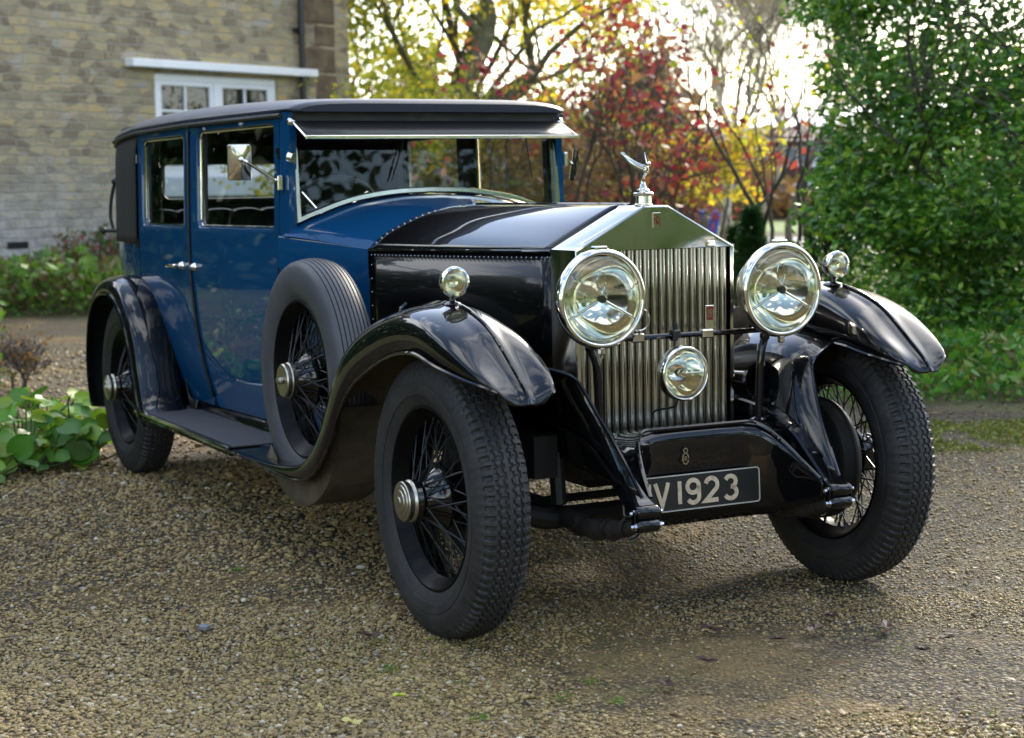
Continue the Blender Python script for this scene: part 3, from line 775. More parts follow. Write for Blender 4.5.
ts = [-1, -.985, -.96, -.92, -.87, -.8, -.7, -.58, -.42, -.2, 0, .2, .42, .58, .7, .8, .87, .92, .96, .985, 1]
rows = []
for x in xs:
    r_ = [roof_pt(x, t) for t in ts]
    a, b = r_[0], r_[-1]
    lp = interp([-1.9, -1.66], [.016, .004], x)
    rows.append([(a[0], a[1] * .985, a[2] - lp - .004), (a[0], a[1], a[2] - lp)] + r_ + [(b[0], b[1], b[2] - lp), (b[0], b[1] * .985, b[2] - lp - .004)])
m.grid(rows, flip=True)
fr_ = rows[-1]; m.grid([fr_, [(p[0] + .0, p[1], 1.634) for p in fr_], [(p[0] - .06, p[1], 1.634) for p in fr_]], flip=True)
m.build('roof', M['cloth'], car, smooth=50)
m = MB()
m.grid([[(x, y, min(roof_pt(x, math.asin(max(-1, min(1, y / .62))) * 2 / PI)[2] - .05, 1.66)) for y in np.linspace(-.57, .57, 9)] for x in np.linspace(-4.2, -1.66, 16)])
m.build('headlining', M['lining'], car)
for s_ in (-1, 1):
    m = MB(); m.tube([(x, s_ * (roof_pt(x, 1)[1] + .006), roof_pt(x, 1)[2] - .022) for x in np.linspace(-4.1, -1.70, 20)], .009, 8)
    m.build('drip_rail', M['blackmatt'], car)

# ---- windscreen
wsx = XW + .022
wso = [(y, z + .004) for y, z in WS if y < .575]
ws_bot = [(-y, z) for y, z in wso[::-1]] + wso[1:]
ws_bot = [(-.578, 1.206)] + ws_bot + [(.578, 1.206)]
ZW = 1.608
m = MB()
def wx(z): return wsx - .035 * (z - 1.2) / .4
outl = ws_bot + [(.574, 1.3), (.566, ZW), (.3, ZW), (0, ZW), (-.3, ZW), (-.566, ZW), (-.574, 1.3)]
def insetp(p, d):
    y, z = p; yy = max(-.578 + d, min(.578 - d, y)); zb = np.interp(abs(yy), [q[0] for q in wso] + [.6], [q[1] for q in wso] + [1.2]); return (yy, max(zb + d, min(ZW - d, z)))
o1 = [(wx(z) + .0, y, z) for y, z in outl]; o2 = [(wx(z) + .022, y, z) for y, z in [insetp(p, .004) for p in outl]]; o3 = [(wx(z) + .022, y, z) for y, z in [insetp(p, .019) for p in outl]]; o4 = [(wx(z) + .006, y, z) for y, z in [insetp(p, .023) for p in outl]]; o5 = [(wx(z) - .02, y, z) for y, z in [insetp(p, .023) for p in outl]]
m.grid([o1, o2, o3, o4, o5], close_v=True)
wsf = m.build('windscreen_frame', M['nickel'], car, smooth=35)
g = MB(); gp = [insetp(p, .022) for p in outl]; g.add([(wx(z) + .004, y, z) for y, z in gp], [tuple(range(len(gp)))]); g.build('windscreen_glass', M['glass'], wsf, smooth=0)
m = MB(); m.tube([(wx(1.30) + .03, -.585, 1.46), (wx(1.46) + .03, -.60, 1.465)], .02, 12); m.build('screen_knob', M['chrome'], wsf)
for y0, tilt in ((-.10, .25), (.42, -.1)):
    m = MB(); zt = ZW - .02; P = [(wx(1.6) + .035, y0, zt), (wx(1.5) + .03, y0 - .12 * tilt, zt - .10), (wx(1.4) + .028, y0 - .3 * tilt, zt - .22)]
    m.tube(P, .003, 6); m.build('wiper', M['blackmatt'], wsf)
m = MB(); m.box(wx(1.55) + .012, wx(1.55) + .05, -.06, .06, 1.555, 1.60, .01); m.build('wiper_motor', M['blackmatt'], wsf)
# sun visor
vs0, vs1 = (-1.655, 1.598), (-1.505, 1.532); vw = .572
vis = MB(); vis.grid([[(lerp(vs0[0], vs1[0], t), y, lerp(vs0[1], vs1[1], t)) for y in np.linspace(-vw, vw, 8)] for t in (0, .5, 1)]); vis = vis.build('sun_visor', M['blackmatt'], car, solid=.006, offset=0)
m = MB(); m.box(vs1[0] - .006, vs1[0] + .004, -vw - .012, vw + .012, vs1[1] - .006, vs1[1] + .008, .002)
for s_ in (-1, 1): m.tube([(vs0[0] - .01, s_ * (vw + .004), vs0[1]), (vs1[0], s_ * (vw + .006), vs1[1])], .0065, 6); m.sphere((vs0[0] - .01, s_ * (vw + .01), vs0[1] - .0), .018, 6, 10)
m.build('visor_edging', M['chrome'], vis)
# black recess over screen
MB().box(-1.69, -1.66, -.575, .575, 1.598, 1.640).build('screen_header', M['blackmatt'], car)

# ---- mirrors
for s_, yy, xx, zz in ((-1, -.795, -1.66, 1.445), (1, .74, -1.83, 1.425)):
    mr = empty('mirror', (xx, yy, zz), 0, car); mr.rotation_euler = (0, math.radians(9), math.radians(-14 if s_ < 0 else 12) + (0 if s_ < 0 else .9))
    b_ = MB(); b_.box(-.010, .010, -.045, .045, -.068, .068, .006); b_.grid([[(.010 + .012 * (1 - (2 * u - 1) ** 2) * (1 - (2 * v - 1) ** 2), lerp(-.042, .042, u), lerp(-.065, .065, v)) for v in np.linspace(0, 1, 9)] for u in np.linspace(0, 1, 9)], flip=True); b_.build('mirror_case', M['chrome'] if s_ < 0 else M['black'], mr)
    MB().box(-.0125, -.0105, -.040, .040, -.062, .062, .0005).build('mirror_glass', M['chrome'], mr)
    P = [(xx + .02, yy, zz + .01), (xx + .03, yy + s_ * -.02, zz), (-1.70, s_ * .625, zz - .08 if s_ < 0 else zz + .02)]
    m = MB(); m.tube(P, .006, 8); m.sphere(P[0], .012, 6, 8); m.box(-1.715, -1.685, s_ * .625 - .012, s_ * .625 + .012, P[2][2] - .03, P[2][2] + .03, .005); m.build('mirror_arm', M['chrome'], car)

# ---- wings
crownF = catmull([(.480, .738), (.466, .763), (.425, .797), (.362, .843), (.31, .882), (.258, .917), (.2, .945), (.12, .970), (.03, .987), (-.08, .990), (-.2, .974), (-.35, .938), (-.5, .884), (-.61, .808), (-.695, .705), (-.765, .595), (-.835, .505), (-.92, .437), (-1.03, .395), (-1.2, .368), (-1.40, .354), (-1.60, .350), (-1.745, .349)], 4)
def wing_grid(path, wfun, dfun, yc, flipn=1, K=17, ridge=.008, shift=None):
    rows = []; k = len(path); L = [0]
    for i in range(1, k): L.append(L[-1] + math.hypot(path[i][0] - path[i - 1][0], path[i][1] - path[i - 1][1]))
    tot = L[-1]
    for i, (x, z) in enumerate(path):
        x0, z0 = path[max(i - 1, 0)]; x1, z1 = path[min(i + 1, k - 1)]; d = math.hypot(x1 - x0, z1 - z0); tx, tz = (x1 - x0) / d, (z1 - z0) / d
        nx, nz_ = (-tz, tx) if flipn > 0 else (tz, -tx)
        if i == 0 and False: pass
        s_ = L[i]; wo, wi = wfun(s_, x, z); dr = dfun(s_, x, z); row = []
        for j in range(K):
            a = -PI / 2 + PI * j / (K - 1); sa = math.sin(a); ca = math.cos(a)
            yo = (wo if sa < 0 else wi) * abs(sa) ** .9 * (1 if sa > 0 else -1)
            drop = dr * (1 - ca ** (.40 if flipn < 0 else .55))
            if flipn < 0: drop -= (interp([0, .04, .1, .2, .38], [0, .024, .034, .026, 0], s_) * (1.0 if sa > 0 else .55)) * abs(sa) ** 1.5 * (1 - abs(sa) ** 10)
            rd = ridge * max(0, 1 - abs(sa) / .16)
            row.append((x - nx * (drop - rd), yc + yo, z - nz_ * (drop - rd)))
        rows.append(row)
    return rows
def wF(s_, x, z):
    wo = interp([0, .03, .08, .16, .26, .40], [.066, .086, .110, .134, .148, .156], s_); wi = interp([0, .03, .08, .16, .26, .40, .6], [.074, .094, .112, .126, .128, .118, .108], s_)
    if x < -1.0: wi = lerp(wi, .125, min(1, (-1.0 - x) / .3))
    return wo, wi
def dF(s_, x, z):
    if x > .2 or s_ < .5: return interp([.10, .2, .30, .38, .44, .48], [.135, .130, .095, .055, .022, .006], x)
    return interp([-1.6, -1.3, -1.1, -.95, -.85, -.75, -.6, -.4, -.2, 0, .10], [.006, .020, .050, .085, .125, .165, .185, .175, .155, .137, .135], x)
gF = wing_grid(crownF, wF, dF, -.700, flipn=-1, ridge=.010, K=21)
for i, row in enumerate(gF):
    xc = row[10][0]
    if xc < -.05: continue
    q = max(0, 1 - i / 7) ** 1.5; fade = min(1, (xc + .05) / .12); new = []
    zi = float(np.interp(row[-1][0], [0, .05, .136, .223, .313, .40, .45, .49], [.806, .808, .814, .812, .794, .780, .768, .762])); zo = float(np.interp(row[0][0], [0, .09, .19, .32, .44, .48], [.860, .858, .832, .808, .784, .768]))
    for x, y, z in row:
        inn_ = y > -.700; wd = max(1e-4, abs((row[-1] if inn_ else row[0])[1] + .700)); t = min(1, abs(y + .700) / wd); dz = (zi - row[-1][2]) if inn_ else (zo - row[0][2])
        new.append((x - (.012 if inn_ else .022) * q * t ** 2.2, y, z + dz * fade * t ** 8))
    gF[i] = new
for it in range(5):
    A_ = np.array(gF); B_ = A_.copy(); B_[2:-2] = .5 * A_[2:-2] + .25 * (A_[1:-3] + A_[3:-1]); gF = [[tuple(p) for p in r] for r in B_]
M['wingset'] = [M['black'], M['mud']]
for s_ in (-1, 1):
    m = MB(); m.grid(gF, flip=True)
    # nose closing cap
    n0 = gF[0]; cpt = np.mean(np.array(n0), axis=0)
    fw = m.side(s_).build('front_wing', M['wingset'], car, smooth=60, solid=.004, mo=1, offset=-1)
    e = MB(); e.tube([(p[0], p[1], p[2] + .001) for p in [r[10] for r in gF[0:32]]], .0042, 6); e.side(s_).build('wing_crease', M['black'], fw)
    e = MB(); e.tube([r[0] for r in gF[2:]], .0065, 6); e.tube([r[-1] for r in gF[2:40]], .0065, 6); e.side(s_).build('wing_edge', M['black'], fw)
    # valance from the wing's inner lip down to the frame
    LE = catmull([(.13, -.598, .822), (.20, -.53, .812), (.24, -.46, .792), (.256, -.422, .768), (.281, -.407, .728), (.311, -.394, .682), (.369, -.372, .604), (.435, -.357, .522), (.488, -.347, .450)], 3)
    BK = catmull([(-.20, -.600, .885), (-.20, -.55, .865), (-.20, -.50, .835), (-.20, -.45, .79), (-.20, -.41, .74), (-.20, -.385, .68), (-.20, -.37, .63), (-.20, -.365, .58), (-.20, -.362, .53)], 3)
    MD = [tuple(lerp(np.array(a), np.array(b), .5)) for a, b in zip(LE, BK)]
    B2 = catmull([(-.62, -.600, .70), (-.62, -.58, .68), (-.62, -.55, .65), (-.62, -.52, .62), (-.62, -.49, .59), (-.62, -.46, .57), (-.62, -.43, .55), (-.62, -.41, .53), (-.62, -.40, .51)], 3)
    v_ = MB(); v_.grid([LE, MD, BK, B2]); va = v_.side(s_).build('wing_valance', M['black'], fw, smooth=80, solid=.003, offset=0)
    e = MB(); e.tube(LE, .0055, 6); e.side(s_).build('wing_edge', M['black'], fw)
    # inner mud panel behind the wheel
    top = [(x, z) for x, z in crownF if -1.62 < x < -.28]
    pr = []
    for x, z in top:
        zb = interp([-1.62, -1.5, -1.35, -1.1, -.9, -.75, -.6, -.45, -.28], [.33, .285, .25, .225, .245, .30, .42, .56, .70], x); zt = z - .03
        pr.append([(x, -.575 - .02 * t, lerp(zt, min(zb, zt - .01), t)) for t in (0, .25, .5, .75, 1)] + [(x, -.56, min(zb, zt - .01) + .0)])
    v_ = MB(); v_.grid(pr); v_.side(s_).build('mud_guard', M['mud'], fw, smooth=60, solid=.003)
    # drum-shaped well that holds the foot of the spare wheel
    v_ = MB(); rows = []
    for i in range(19):
        t = PI * (1.262 + .70 * i / 18); cx, cz = -1.15, .667
        rows.append([(cx + r * math.cos(t), y, cz + r * math.sin(t)) for y, r in ((-.795, .36), (-.795, .43), (-.785, .447), (-.60, .447), (-.60, .36))])
    v_.grid(rows); v_.side(s_).build('spare_well', M['mud'], fw, smooth=40, solid=.003)
    # side lamp
    sx, sy_, sz = .012, -.70, 1.058
    sl = empty('side_lamp', (sx, s_ * .70, sz), 0, car)
    MB().lathe([(-.055, .001), (-.050, .018), (-.03, .034), (-.008, .042), (.006, .044), (.010, .0445)], 'x', (0, 0, 0), 32).build('lamp_bowl', M['chrome'], sl)
    MB().lathe([(.004, .0455), (.012, .047), (.018, .045), (.020, .040), (.014, .037)], 'x', (0, 0, 0), 32).build('lamp_rim', M['chrome'], sl)
    MB().lathe([(.013, .038), (.018, .028), (.0205, .014), (.021, .0005)], 'x', (0, 0, 0), 32).build('lens', M['lens'], sl)
    MB().lathe([(.010, .037), (-.012, .028), (-.022, .014), (-.025, .001)], 'x', (0, 0, 0), 24).build('reflector', M['amber'], sl)
    m = MB(); m.sphere((-.005, 0, 0), .010, 6, 8); m.build('bulb', M['lens'], sl)
    m = MB(); m.lathe([(-.068, .024), (-.062, .022), (-.057, .012), (-.040, .010)], 'z', (-.012, 0, 0), 20); m.sphere((-.012, 0, -.066), .03, 6, 16, (1.5, .8, .35)); m.build('lamp_stem', M['black'], sl)

crownR = catmull([(-4.04, .265), (-4.09, .40), (-4.09, .56), (-4.03, .73), (-3.92, .855), (-3.76, .928), (-3.58, .948), (-3.42, .920), (-3.28, .845), (-3.18, .740), (-3.11, .62), (-3.06, .50), (-3.01, .40), (-2.93, .352)], 4)
def wR(s_, x, z): return .112, .105
gR = wing_grid(crownR, wR, lambda s_, x, z: interp([0, 1.75, 2.05, 2.4], [.085, .085, .05, .012], s_), -.742, flipn=1, ridge=.0)
for s_ in (-1, 1):
    rw = MB(); rw.grid(gR); rw = rw.side(s_).build('rear_wing', M['wingset'][:1] + [M['blackmatt']], car, smooth=60, solid=.004, mo=1)
    e = MB(); e.tube([r[0] for r in gR], .0065, 6); e.side(s_).build('wing_edge', M['black'], rw)
    ip = MB(); ip.grid([[(x, -.628, z - .02), (x, -.61, max(.40, z - .35))] for x, z in crownR], flip=True); ip.side(s_).build('wheel_arch', M['blackmatt'], rw, solid=.003)
# ---- running boards
for s_ in (-1, 1):
    x0, x1, yo, yi, zt = -3.17, -1.742, -.848, -.592, .352
    c = .05; poly = [(x1, yo), (x1, yi), (x0 + .0, yi), (x0, yo + c)] + [(x0 + c - c * math.cos(t), yo + c - c * math.sin(t)) for t in np.linspace(.2, PI / 2, 6)]
    rb = MB().prism(poly[::-1], zt - .03, zt, 'z').side(s_).build('running_board', M['black'], car, smooth=30)
    ins = [(x1 - .004, yo + .016), (x1 - .004, yi + .006), (x0 + .02, yi + .006), (x0 + .02, yo + .05), (x0 + .05, yo + .016)]
    MB().prism(ins[::-1], zt + .0005, zt + .005, 'z').side(s_).build('board_mat', M['boardmat'], rb, smooth=0)
    e = MB(); e.tube([(x1, yo - .001, zt - .006), (x0 + c, yo - .001, zt - .006), (x0 + .015, yo + .015, zt - .006), (x0, yo + c, zt - .006), (x0, yi, zt - .006)], .011, 8); e.side(s_).build('board_edging', M['chrome'], rb)

# ---- lamps
def headlamp(name, x, y, z, Rl, depth, fog=False):
    h = empty(name, (x, y, z), 0, car); k = Rl / .147
    pr = [(-depth, .001), (-depth * .97, .03 * k), (-depth * .85, .065 * k), (-depth * .6, .103 * k), (-depth * .3, .130 * k), (-.02, .142 * k), (0, .143 * k)]
    MB().lathe([tuple(p) for p in catmull(pr, 3)], 'x', (0, 0, 0), 64).build('lamp_bowl', M['chrome'] if not fog else M['chrome'], h, smooth=60)
    MB().lathe([tuple(p) for p in catmull([(-.020, .1435 * k), (-.014, .147 * k), (0, .1485 * k), (.012, .146 * k), (.018, .140 * k), (.018, .134 * k), (.012, .1305 * k), (.004, .130 * k)], 2)], 'x', (0, 0, 0), 72).build('lamp_rim', M['chrome'], h, smooth=60)
    MB().lathe([(.006, .131 * k), (.012, .115 * k), (.019, .085 * k), (.023, .05 * k), (.025, .0005)], 'x', (0, 0, 0), 64).build('lens', M['lens'], h, smooth=60)
    MB().lathe([tuple(p) for p in catmull([(.002, .130 * k), (-.02, .122 * k), (-.05, .100 * k), (-.078, .068 * k), (-.092, .035 * k), (-.096, .004)], 3)][::-1], 'x', (0, 0, 0), 64).build('reflector', M['reflector'], h, smooth=60)
    b_ = MB(); b_.sphere((-.045 * k, 0, .0 if fog else 0), .018 * k, 8, 12); b_.lathe([(-.096, .014 * k), (-.06, .012 * k)], 'x', (0, 0, 0), 16); b_.build('bulb', M['lens'], h)
    if not fog:
        a_ = MB()
        for an in (-28, 208): a_.tube([(.002, .016 * math.cos(math.radians(an)), .016 * math.sin(math.radians(an))), (.0, .128 * math.cos(math.radians(an)), .128 * math.sin(math.radians(an)))], .0045, 8)
        a_.tube([(.0, .001, .016)] + [(0, .018 * math.sin(t) * (1 - .2 * t / PI), .052 - .030 * math.cos(t)) for t in np.linspace(.3, 2 * PI - .3, 16)] + [(0, -.001, .018)], .003, 6)
        a_.build('bulb_bracket', M['chrome'], h)
        MB().lathe([(-.008, .010), (.010, .0125), (.014, .010), (.015, .0005)], 'x', (0, 0, 0), 20).build('bulb_cap', M['blackmatt'], h)
    else:
        a_ = MB(); a_.tube([(.004, .006, 0), (.004, .066, 0)], .003, 6); a_.lathe([(-.03, .012), (.006, .014), (.014, .010), (.016, .0005)], 'x', (0, 0, 0), 20); a_.build('bulb_bracket', M['chrome'], h)
    c_ = MB()
    if not fog:
        c_.box(-.022, .010, -.022, .022, .142 * k, .156 * k, .004); c_.box(-.010, .012, -.008, .008, -.165 * k, -.146 * k, .003); c_.tube([(0, 0, -.16 * k), (0, 0, -.176 * k)], .005, 6)
    else: c_.box(-.018, .008, -.014, .014, .074, .084, .003); c_.tube([(-.01, 0, .080), (-.01, 0, .108)], .012, 10)
    c_.build('clip', M['chrome'], h)
    return h
for s_ in (-1, 1):
    h = headlamp('headlight', .228, s_ * .3225, 1.001, .147, .16)
    m = MB(); m.tube(catmull([(.15, s_ * .318, .86), (.15, s_ * .315, .84), (.155, s_ * .300, .80), (.155, s_ * .293, .70), (.155, s_ * .290, .58)], 4), [.016] * 4 + [.0125] * 13, 12); m.lathe([(-.005, .03), (.004, .03), (.010, .015)], 'z', (.155, s_ * .290, .588), 16); m.build('headlight_post', M['black'], car)
headlamp('fog_lamp', .205, -.024, .760, .084, .085, fog=True)
m = MB(); m.tube([(.155, -.33, .872), (.155, .33, .872)], .0085, 10); lb = m.build('lamp_bar', M['black'], car)
for y in (-.155, .095):
    m = MB(); m.box(.142, .168, y - .020, y + .020, .858, .886, .004); m.build('clamp', M['chrome'], lb)
m = MB(); m.box(.170, .174, .079, .111, .888, .960, .001); b_ = m.build('badge', M['chrome'], lb)
m = MB(); m.box(.1741, .1752, .0835, .1065, .915, .956, .0004); m.build('emblem', M['red'], b_)
m = MB()
for dy in (.087, .093):
    for st in glyph('R', .010, .026): ribbon(m, st, .002, .1754, dy, .922, .0005)
m.build('emblem', M['chrome'], b_, smooth=0)
m = MB(); m.tube([(.17, -.155 + .034 * math.cos(t), .930 + .036 * math.sin(t)) for t in np.linspace(0, 2 * PI, 24, endpoint=False)], .003, 6, closed=True); m.tube([(.17, -.155, .886), (.17, -.155, .895)], .006, 6); m.build('badge', M['chrome'], lb)
m = MB(); m.box(.140, .172, -.034, -.008, .856, .890, .004); m.tube([(.155, -.020, .89), (.155, -.020, .91)], .007, 8); m.build('clamp', M['blackmatt'], lb)
m = MB(); m.tube(catmull([(.17, -.02, .69), (.165, -.03, .655), (.06, -.035, .63), (.05, -.04, .60)], 4), .0035, 6); m.build('lamp_cable', M['blackmatt'], car)
# horn seen between radiator and far wing
for s_ in (-1, 1):
    m = MB(); m.lathe([(-.2, .016), (-.08, .024), (-.02, .040), (.0, .060), (.003, .062), (.0, .056), (-.03, .03)], 'x', (.06, s_ * .365, .70), 32); m.build('horn', M['black'], car)

# ---- interior
def seat(x, w_, zt, name='seat'):
    m = MB(); nseg = 7; rows = []
    for k in range(nseg * 8 + 1):
        t = k / (nseg * 8); y = lerp(-w_, w_, t); b = abs(math.sin(t * nseg * PI)) ** .6 * .03
        rows.append([(x - .10, y, zt - .02), (x - .06, y, zt + .01 + b * .4), (x - .0, y, zt + .0 + b * .5), (x + .03 + b, y, zt - .05), (x + .05 + b, y, zt - .25), (x + .08 + b, y, zt - .45), (x + .55, y, zt - .50), (x + .57, y, zt - .75)])
    m.grid(rows); return m.build(name, M['leather'], car, smooth=60)
seat(-3.95, .52, 1.235); seat(-2.62, .50, 1.16)
MB().box(-2.78, -2.74, -.53, .53, .5, 1.175, .02).build('division', M['wood'], car)
MB().box(-1.80, -1.77, -.55, .55, .98, 1.17, .01).build('dashboard', M['wood'], car)
st = empty('steering_wheel', (-2.0, -.32, 1.215), 0, car); st.rotation_euler = (0, math.radians(-52), 0)
m = MB(); m.tube([(.215 * math.cos(t), .215 * math.sin(t), 0) for t in np.linspace(0, 2 * PI, 48, endpoint=False)], .011, 8, closed=True)
m.build('wheel_rim', M['boardmat'], st)
m = MB()
for a in range(4): m.tube([(0, 0, -.02), (.21 * math.cos(a * PI / 2 + .8), .21 * math.sin(a * PI / 2 + .8), 0)], .006, 6)
m.lathe([(-.03, .02), (.01, .045), (.03, .04), (.034, .001)], 'z', (0, 0, 0), 20); m.tube([(0, 0, 0), (0, 0, -.5)], .018, 8); m.build('wheel_spoke', M['chrome'], st)
#@@SETTING@@
# ------------------------------------------------------------------ THE SETTING
def gp(px, depth, z=0.0):
    """ground position seen at a picture column, at a forward distance in metres"""
    lat = (px - 512) / 1712.57 * depth * 1.0055
    p = CAM + FH * depth + RH * lat; return np.array([p[0], p[1], z])
def lat_pt(depth, lat, z=0.0): p = CAM + FH * depth + RH * lat; return np.array([p[0], p[1], z])

# ---- ground
m = mat('gravel_ground', (.2, .17, .12), .85); n = N(m); c = n.coord()
v1 = n.n('ShaderNodeTexVoronoi'); v1.inputs['Scale'].default_value = 78; n.l(c, v1.inputs['Vector'])
v2 = n.n('ShaderNodeTexVoronoi'); v2.inputs['Scale'].default_value = 150; n.l(c, v2.inputs['Vector'])
sep = n.n('ShaderNodeSeparateColor'); n.l(v1.outputs['Color'], sep.inputs[0])
stone = n.ramp(sep.outputs[0], [(0, (.03, .023, .012)), (.35, (.10, .070, .030)), (.6, (.175, .128, .055)), (.85, (.25, .19, .085)), (1, (.30, .26, .16))])
stone = n.mix(n.ramp(v1.outputs['Distance'], [(.30, (0,) * 3), (.62, (1,) * 3)]), stone, (.018, .013, .007))
big = n.noise(.55, 6, .6); mid = n.noise(2.6, 8, .65)
sand = n.mix(n.noise(90, 6, .7), (.155, .098, .030), (.33, .225, .078))
fac = n.ramp(n.mix(.45, big, mid), [(.50, (0,) * 3), (.62, (.8,) * 3)])
vd = n.n('ShaderNodeVectorMath'); vd.operation = 'SUBTRACT'; n.l(c, vd.inputs[0]); vd.inputs[1].default_value = tuple(lat_pt(4.70, .60)); vs_ = n.n('ShaderNodeVectorMath'); vs_.operation = 'LENGTH'; n.l(vd.outputs[0], vs_.inputs[0])
wr = n.ramp(n.math('ADD', vs_.outputs['Value'], n.math('MULTIPLY', n.noise(4.5, 9, .8), 1.1)), [(.60, (.6,) * 3), (1.0, (0,) * 3)])
base = n.mix(n.math('MAXIMUM', wr, fac), stone, sand)
moss = n.ramp(n.mix(.5, n.noise(.9, 7, .7, dist=.4), n.noise(7, 6, .7)), [(.53, (0,) * 3), (.63, (.7,) * 3)])
base = n.mix(moss, base, (.075, .085, .014))
damp = n.ramp(n.noise(.35, 5, .6), [(.35, (.72,) * 3), (.65, (1.08,) * 3)]); n.base(n.mix(1.0, base, damp, 'MULTIPLY'))
n.rough(n.ramp(sep.outputs[1], [(0, (.75,) * 3), (.5, (.9,) * 3), (1, (1,) * 3)]))
hh = n.math('ADD', n.math('MULTIPLY', v1.outputs['Distance'], -1.0), n.math('MULTIPLY', v2.outputs['Distance'], -.35)); n.bump(hh, .9, .010)
M['gravelg'] = m
m = mat('earth_and_grass', (.06, .07, .02), .95); n = N(m)
n.base(n.mix(n.ramp(n.noise(.6, 8, .7), [(.4, (0,) * 3), (.62, (1,) * 3)]), (.075, .055, .030), (.085, .11, .022))); n.bump(n.noise(20, 6, .7), .6, .05); M['earth'] = m
G = MB(); k = 48; R0 = 600
xs = np.sign(np.linspace(-1, 1, k)) * np.abs(np.linspace(-1, 1, k)) ** 2.5 * R0
G.grid([[(x, y, -.006 + (.0 if math.hypot(x, y) < 80 else min(6, (math.hypot(x, y) - 80) * .02))) for y in xs] for x in xs], flip=True)
tag(G.build('ground', M['earth']), kind='structure')
drive = [lat_pt(-6, -14), lat_pt(-6, 12), lat_pt(4, 9), lat_pt(8.4, 6.5), lat_pt(9.6, 3.4), lat_pt(9.9, 2.3), lat_pt(10.4, 1.6), lat_pt(13, 1.2), lat_pt(18.5, 0), lat_pt(19.2, -2.5), lat_pt(18.8, -6.5), lat_pt(10, -5.5), lat_pt(7.6, -2.9), lat_pt(5.5, -3.2), lat_pt(2, -5)]
D_ = MB(); D_.add([tuple(p) for p in drive], [tuple(range(len(drive)))]); tag(D_.build('driveway', M['gravelg'], smooth=0), kind='structure')

# ---- loose stones on the drive
def ico():
    t = (1 + 5 ** .5) / 2; v = np.array([(-1, t, 0), (1, t, 0), (-1, -t, 0), (1, -t, 0), (0, -1, t), (0, 1, t), (0, -1, -t), (0, 1, -t), (t, 0, -1), (t, 0, 1), (-t, 0, -1), (-t, 0, 1)], float); v /= np.linalg.norm(v[0])
    f = np.array([(0, 11, 5), (0, 5, 1), (0, 1, 7), (0, 7, 10), (0, 10, 11), (1, 5, 9), (5, 11, 4), (11, 10, 2), (10, 7, 6), (7, 1, 8), (3, 9, 4), (3, 4, 2), (3, 2, 6), (3, 6, 8), (3, 8, 9), (4, 9, 5), (2, 4, 11), (6, 2, 10), (8, 6, 7), (9, 8, 1)]); return v, f
def vnoise(p, seed, sc):
    """cheap smooth 2-D noise"""
    r = np.random.default_rng(seed); T = r.random((64, 64)); q = p * sc; i = np.floor(q).astype(int); f = q - i; f = f * f * (3 - 2 * f)
    a = T[i[:, 0] % 64, i[:, 1] % 64]; b = T[(i[:, 0] + 1) % 64, i[:, 1] % 64]; c_ = T[i[:, 0] % 64, (i[:, 1] + 1) % 64]; d = T[(i[:, 0] + 1) % 64, (i[:, 1] + 1) % 64]
    return (a * (1 - f[:, 0]) + b * f[:, 0]) * (1 - f[:, 1]) + (c_ * (1 - f[:, 0]) + d * f[:, 0]) * f[:, 1]
dep = np.concatenate([rng.uniform(3.35, 5.4, 84000), rng.uniform(5.4, 8.5, 42000), rng.uniform(8.5, 15, 14000)])
lat = rng.uniform(-1, 1, len(dep)) * (dep * .315 + .1)
pos = CAM[None, :2] + dep[:, None] * FH[None, :2] + lat[:, None] * RH[None, :2]
nzv = .6 * vnoise(pos, 3, 1.1) + .4 * vnoise(pos, 5, 4.0)
# a worn, sandier patch runs across in front of the right-hand wheel
worn = np.exp(-(((dep - 4.55) / .55) ** 2)) * np.clip((lat + .35) / .5, 0, 1)
keep = rng.random(len(dep)) < np.clip(1.75 - 1.3 * nzv - 1.0 * worn - .35 * (lat > .2), .06, 1)
keep &= ~((dep > 9.4) & (lat > 1.9))
pos = pos[keep]; dep = dep[keep]; k = len(pos)
bv, bf = ico(); latk = (pos - CAM[None, :2]) @ RH[:2]
sz = (.0034 + .0046 * rng.random(k) ** 1.8 + .0045 * (rng.random(k) > .965)) * (1 - .32 * np.clip((latk + .2) / .6, 0, 1) * np.clip((dep - 4.0) / .5, 0, 1)) * np.clip(dep / 5.2, .95, 2.2)
sc = np.stack([sz * rng.uniform(.9, 1.5, k), sz * rng.uniform(.8, 1.15, k), sz * rng.uniform(.45, .85, k)], 1)
V = bv[None] * (1 + rng.uniform(-.22, .22, (k, 12, 1))) * sc[:, None, :]
a = rng.uniform(0, 2 * PI, k); ti = rng.normal(0, .35, k); ca, sa, ct, st_ = np.cos(a)[:, None], np.sin(a)[:, None], np.cos(ti)[:, None], np.sin(ti)[:, None]
Y, Z = V[..., 1] * ct - V[..., 2] * st_, V[..., 1] * st_ + V[..., 2] * ct
X2, Y2 = V[..., 0] * ca - Y * sa, V[..., 0] * sa + Y * ca
V = np.stack([X2 + pos[:, 0:1], Y2 + pos[:, 1:2], Z + (sz * rng.uniform(.1, .6, k))[:, None]], 2).reshape(-1, 3)
F = (bf[None] + (np.arange(k) * 12)[:, None, None]).reshape(-1, 3)
m = bpy.data.materials.new('gravel_stone'); m.use_nodes = True; n = N(m); g = n.n('ShaderNodeNewGeometry')
c0 = n.ramp(g.outputs['Random Per Island'], [(0, (.05, .040, .032)), (.1, (.10, .064, .026)), (.22, (.20, .125, .055)), (.42, (.225, .155, .052)), (.65, (.32, .232, .085)), (.84, (.41, .31, .125)), (.94, (.20, .185, .155)), (1, (.66, .60, .48))])
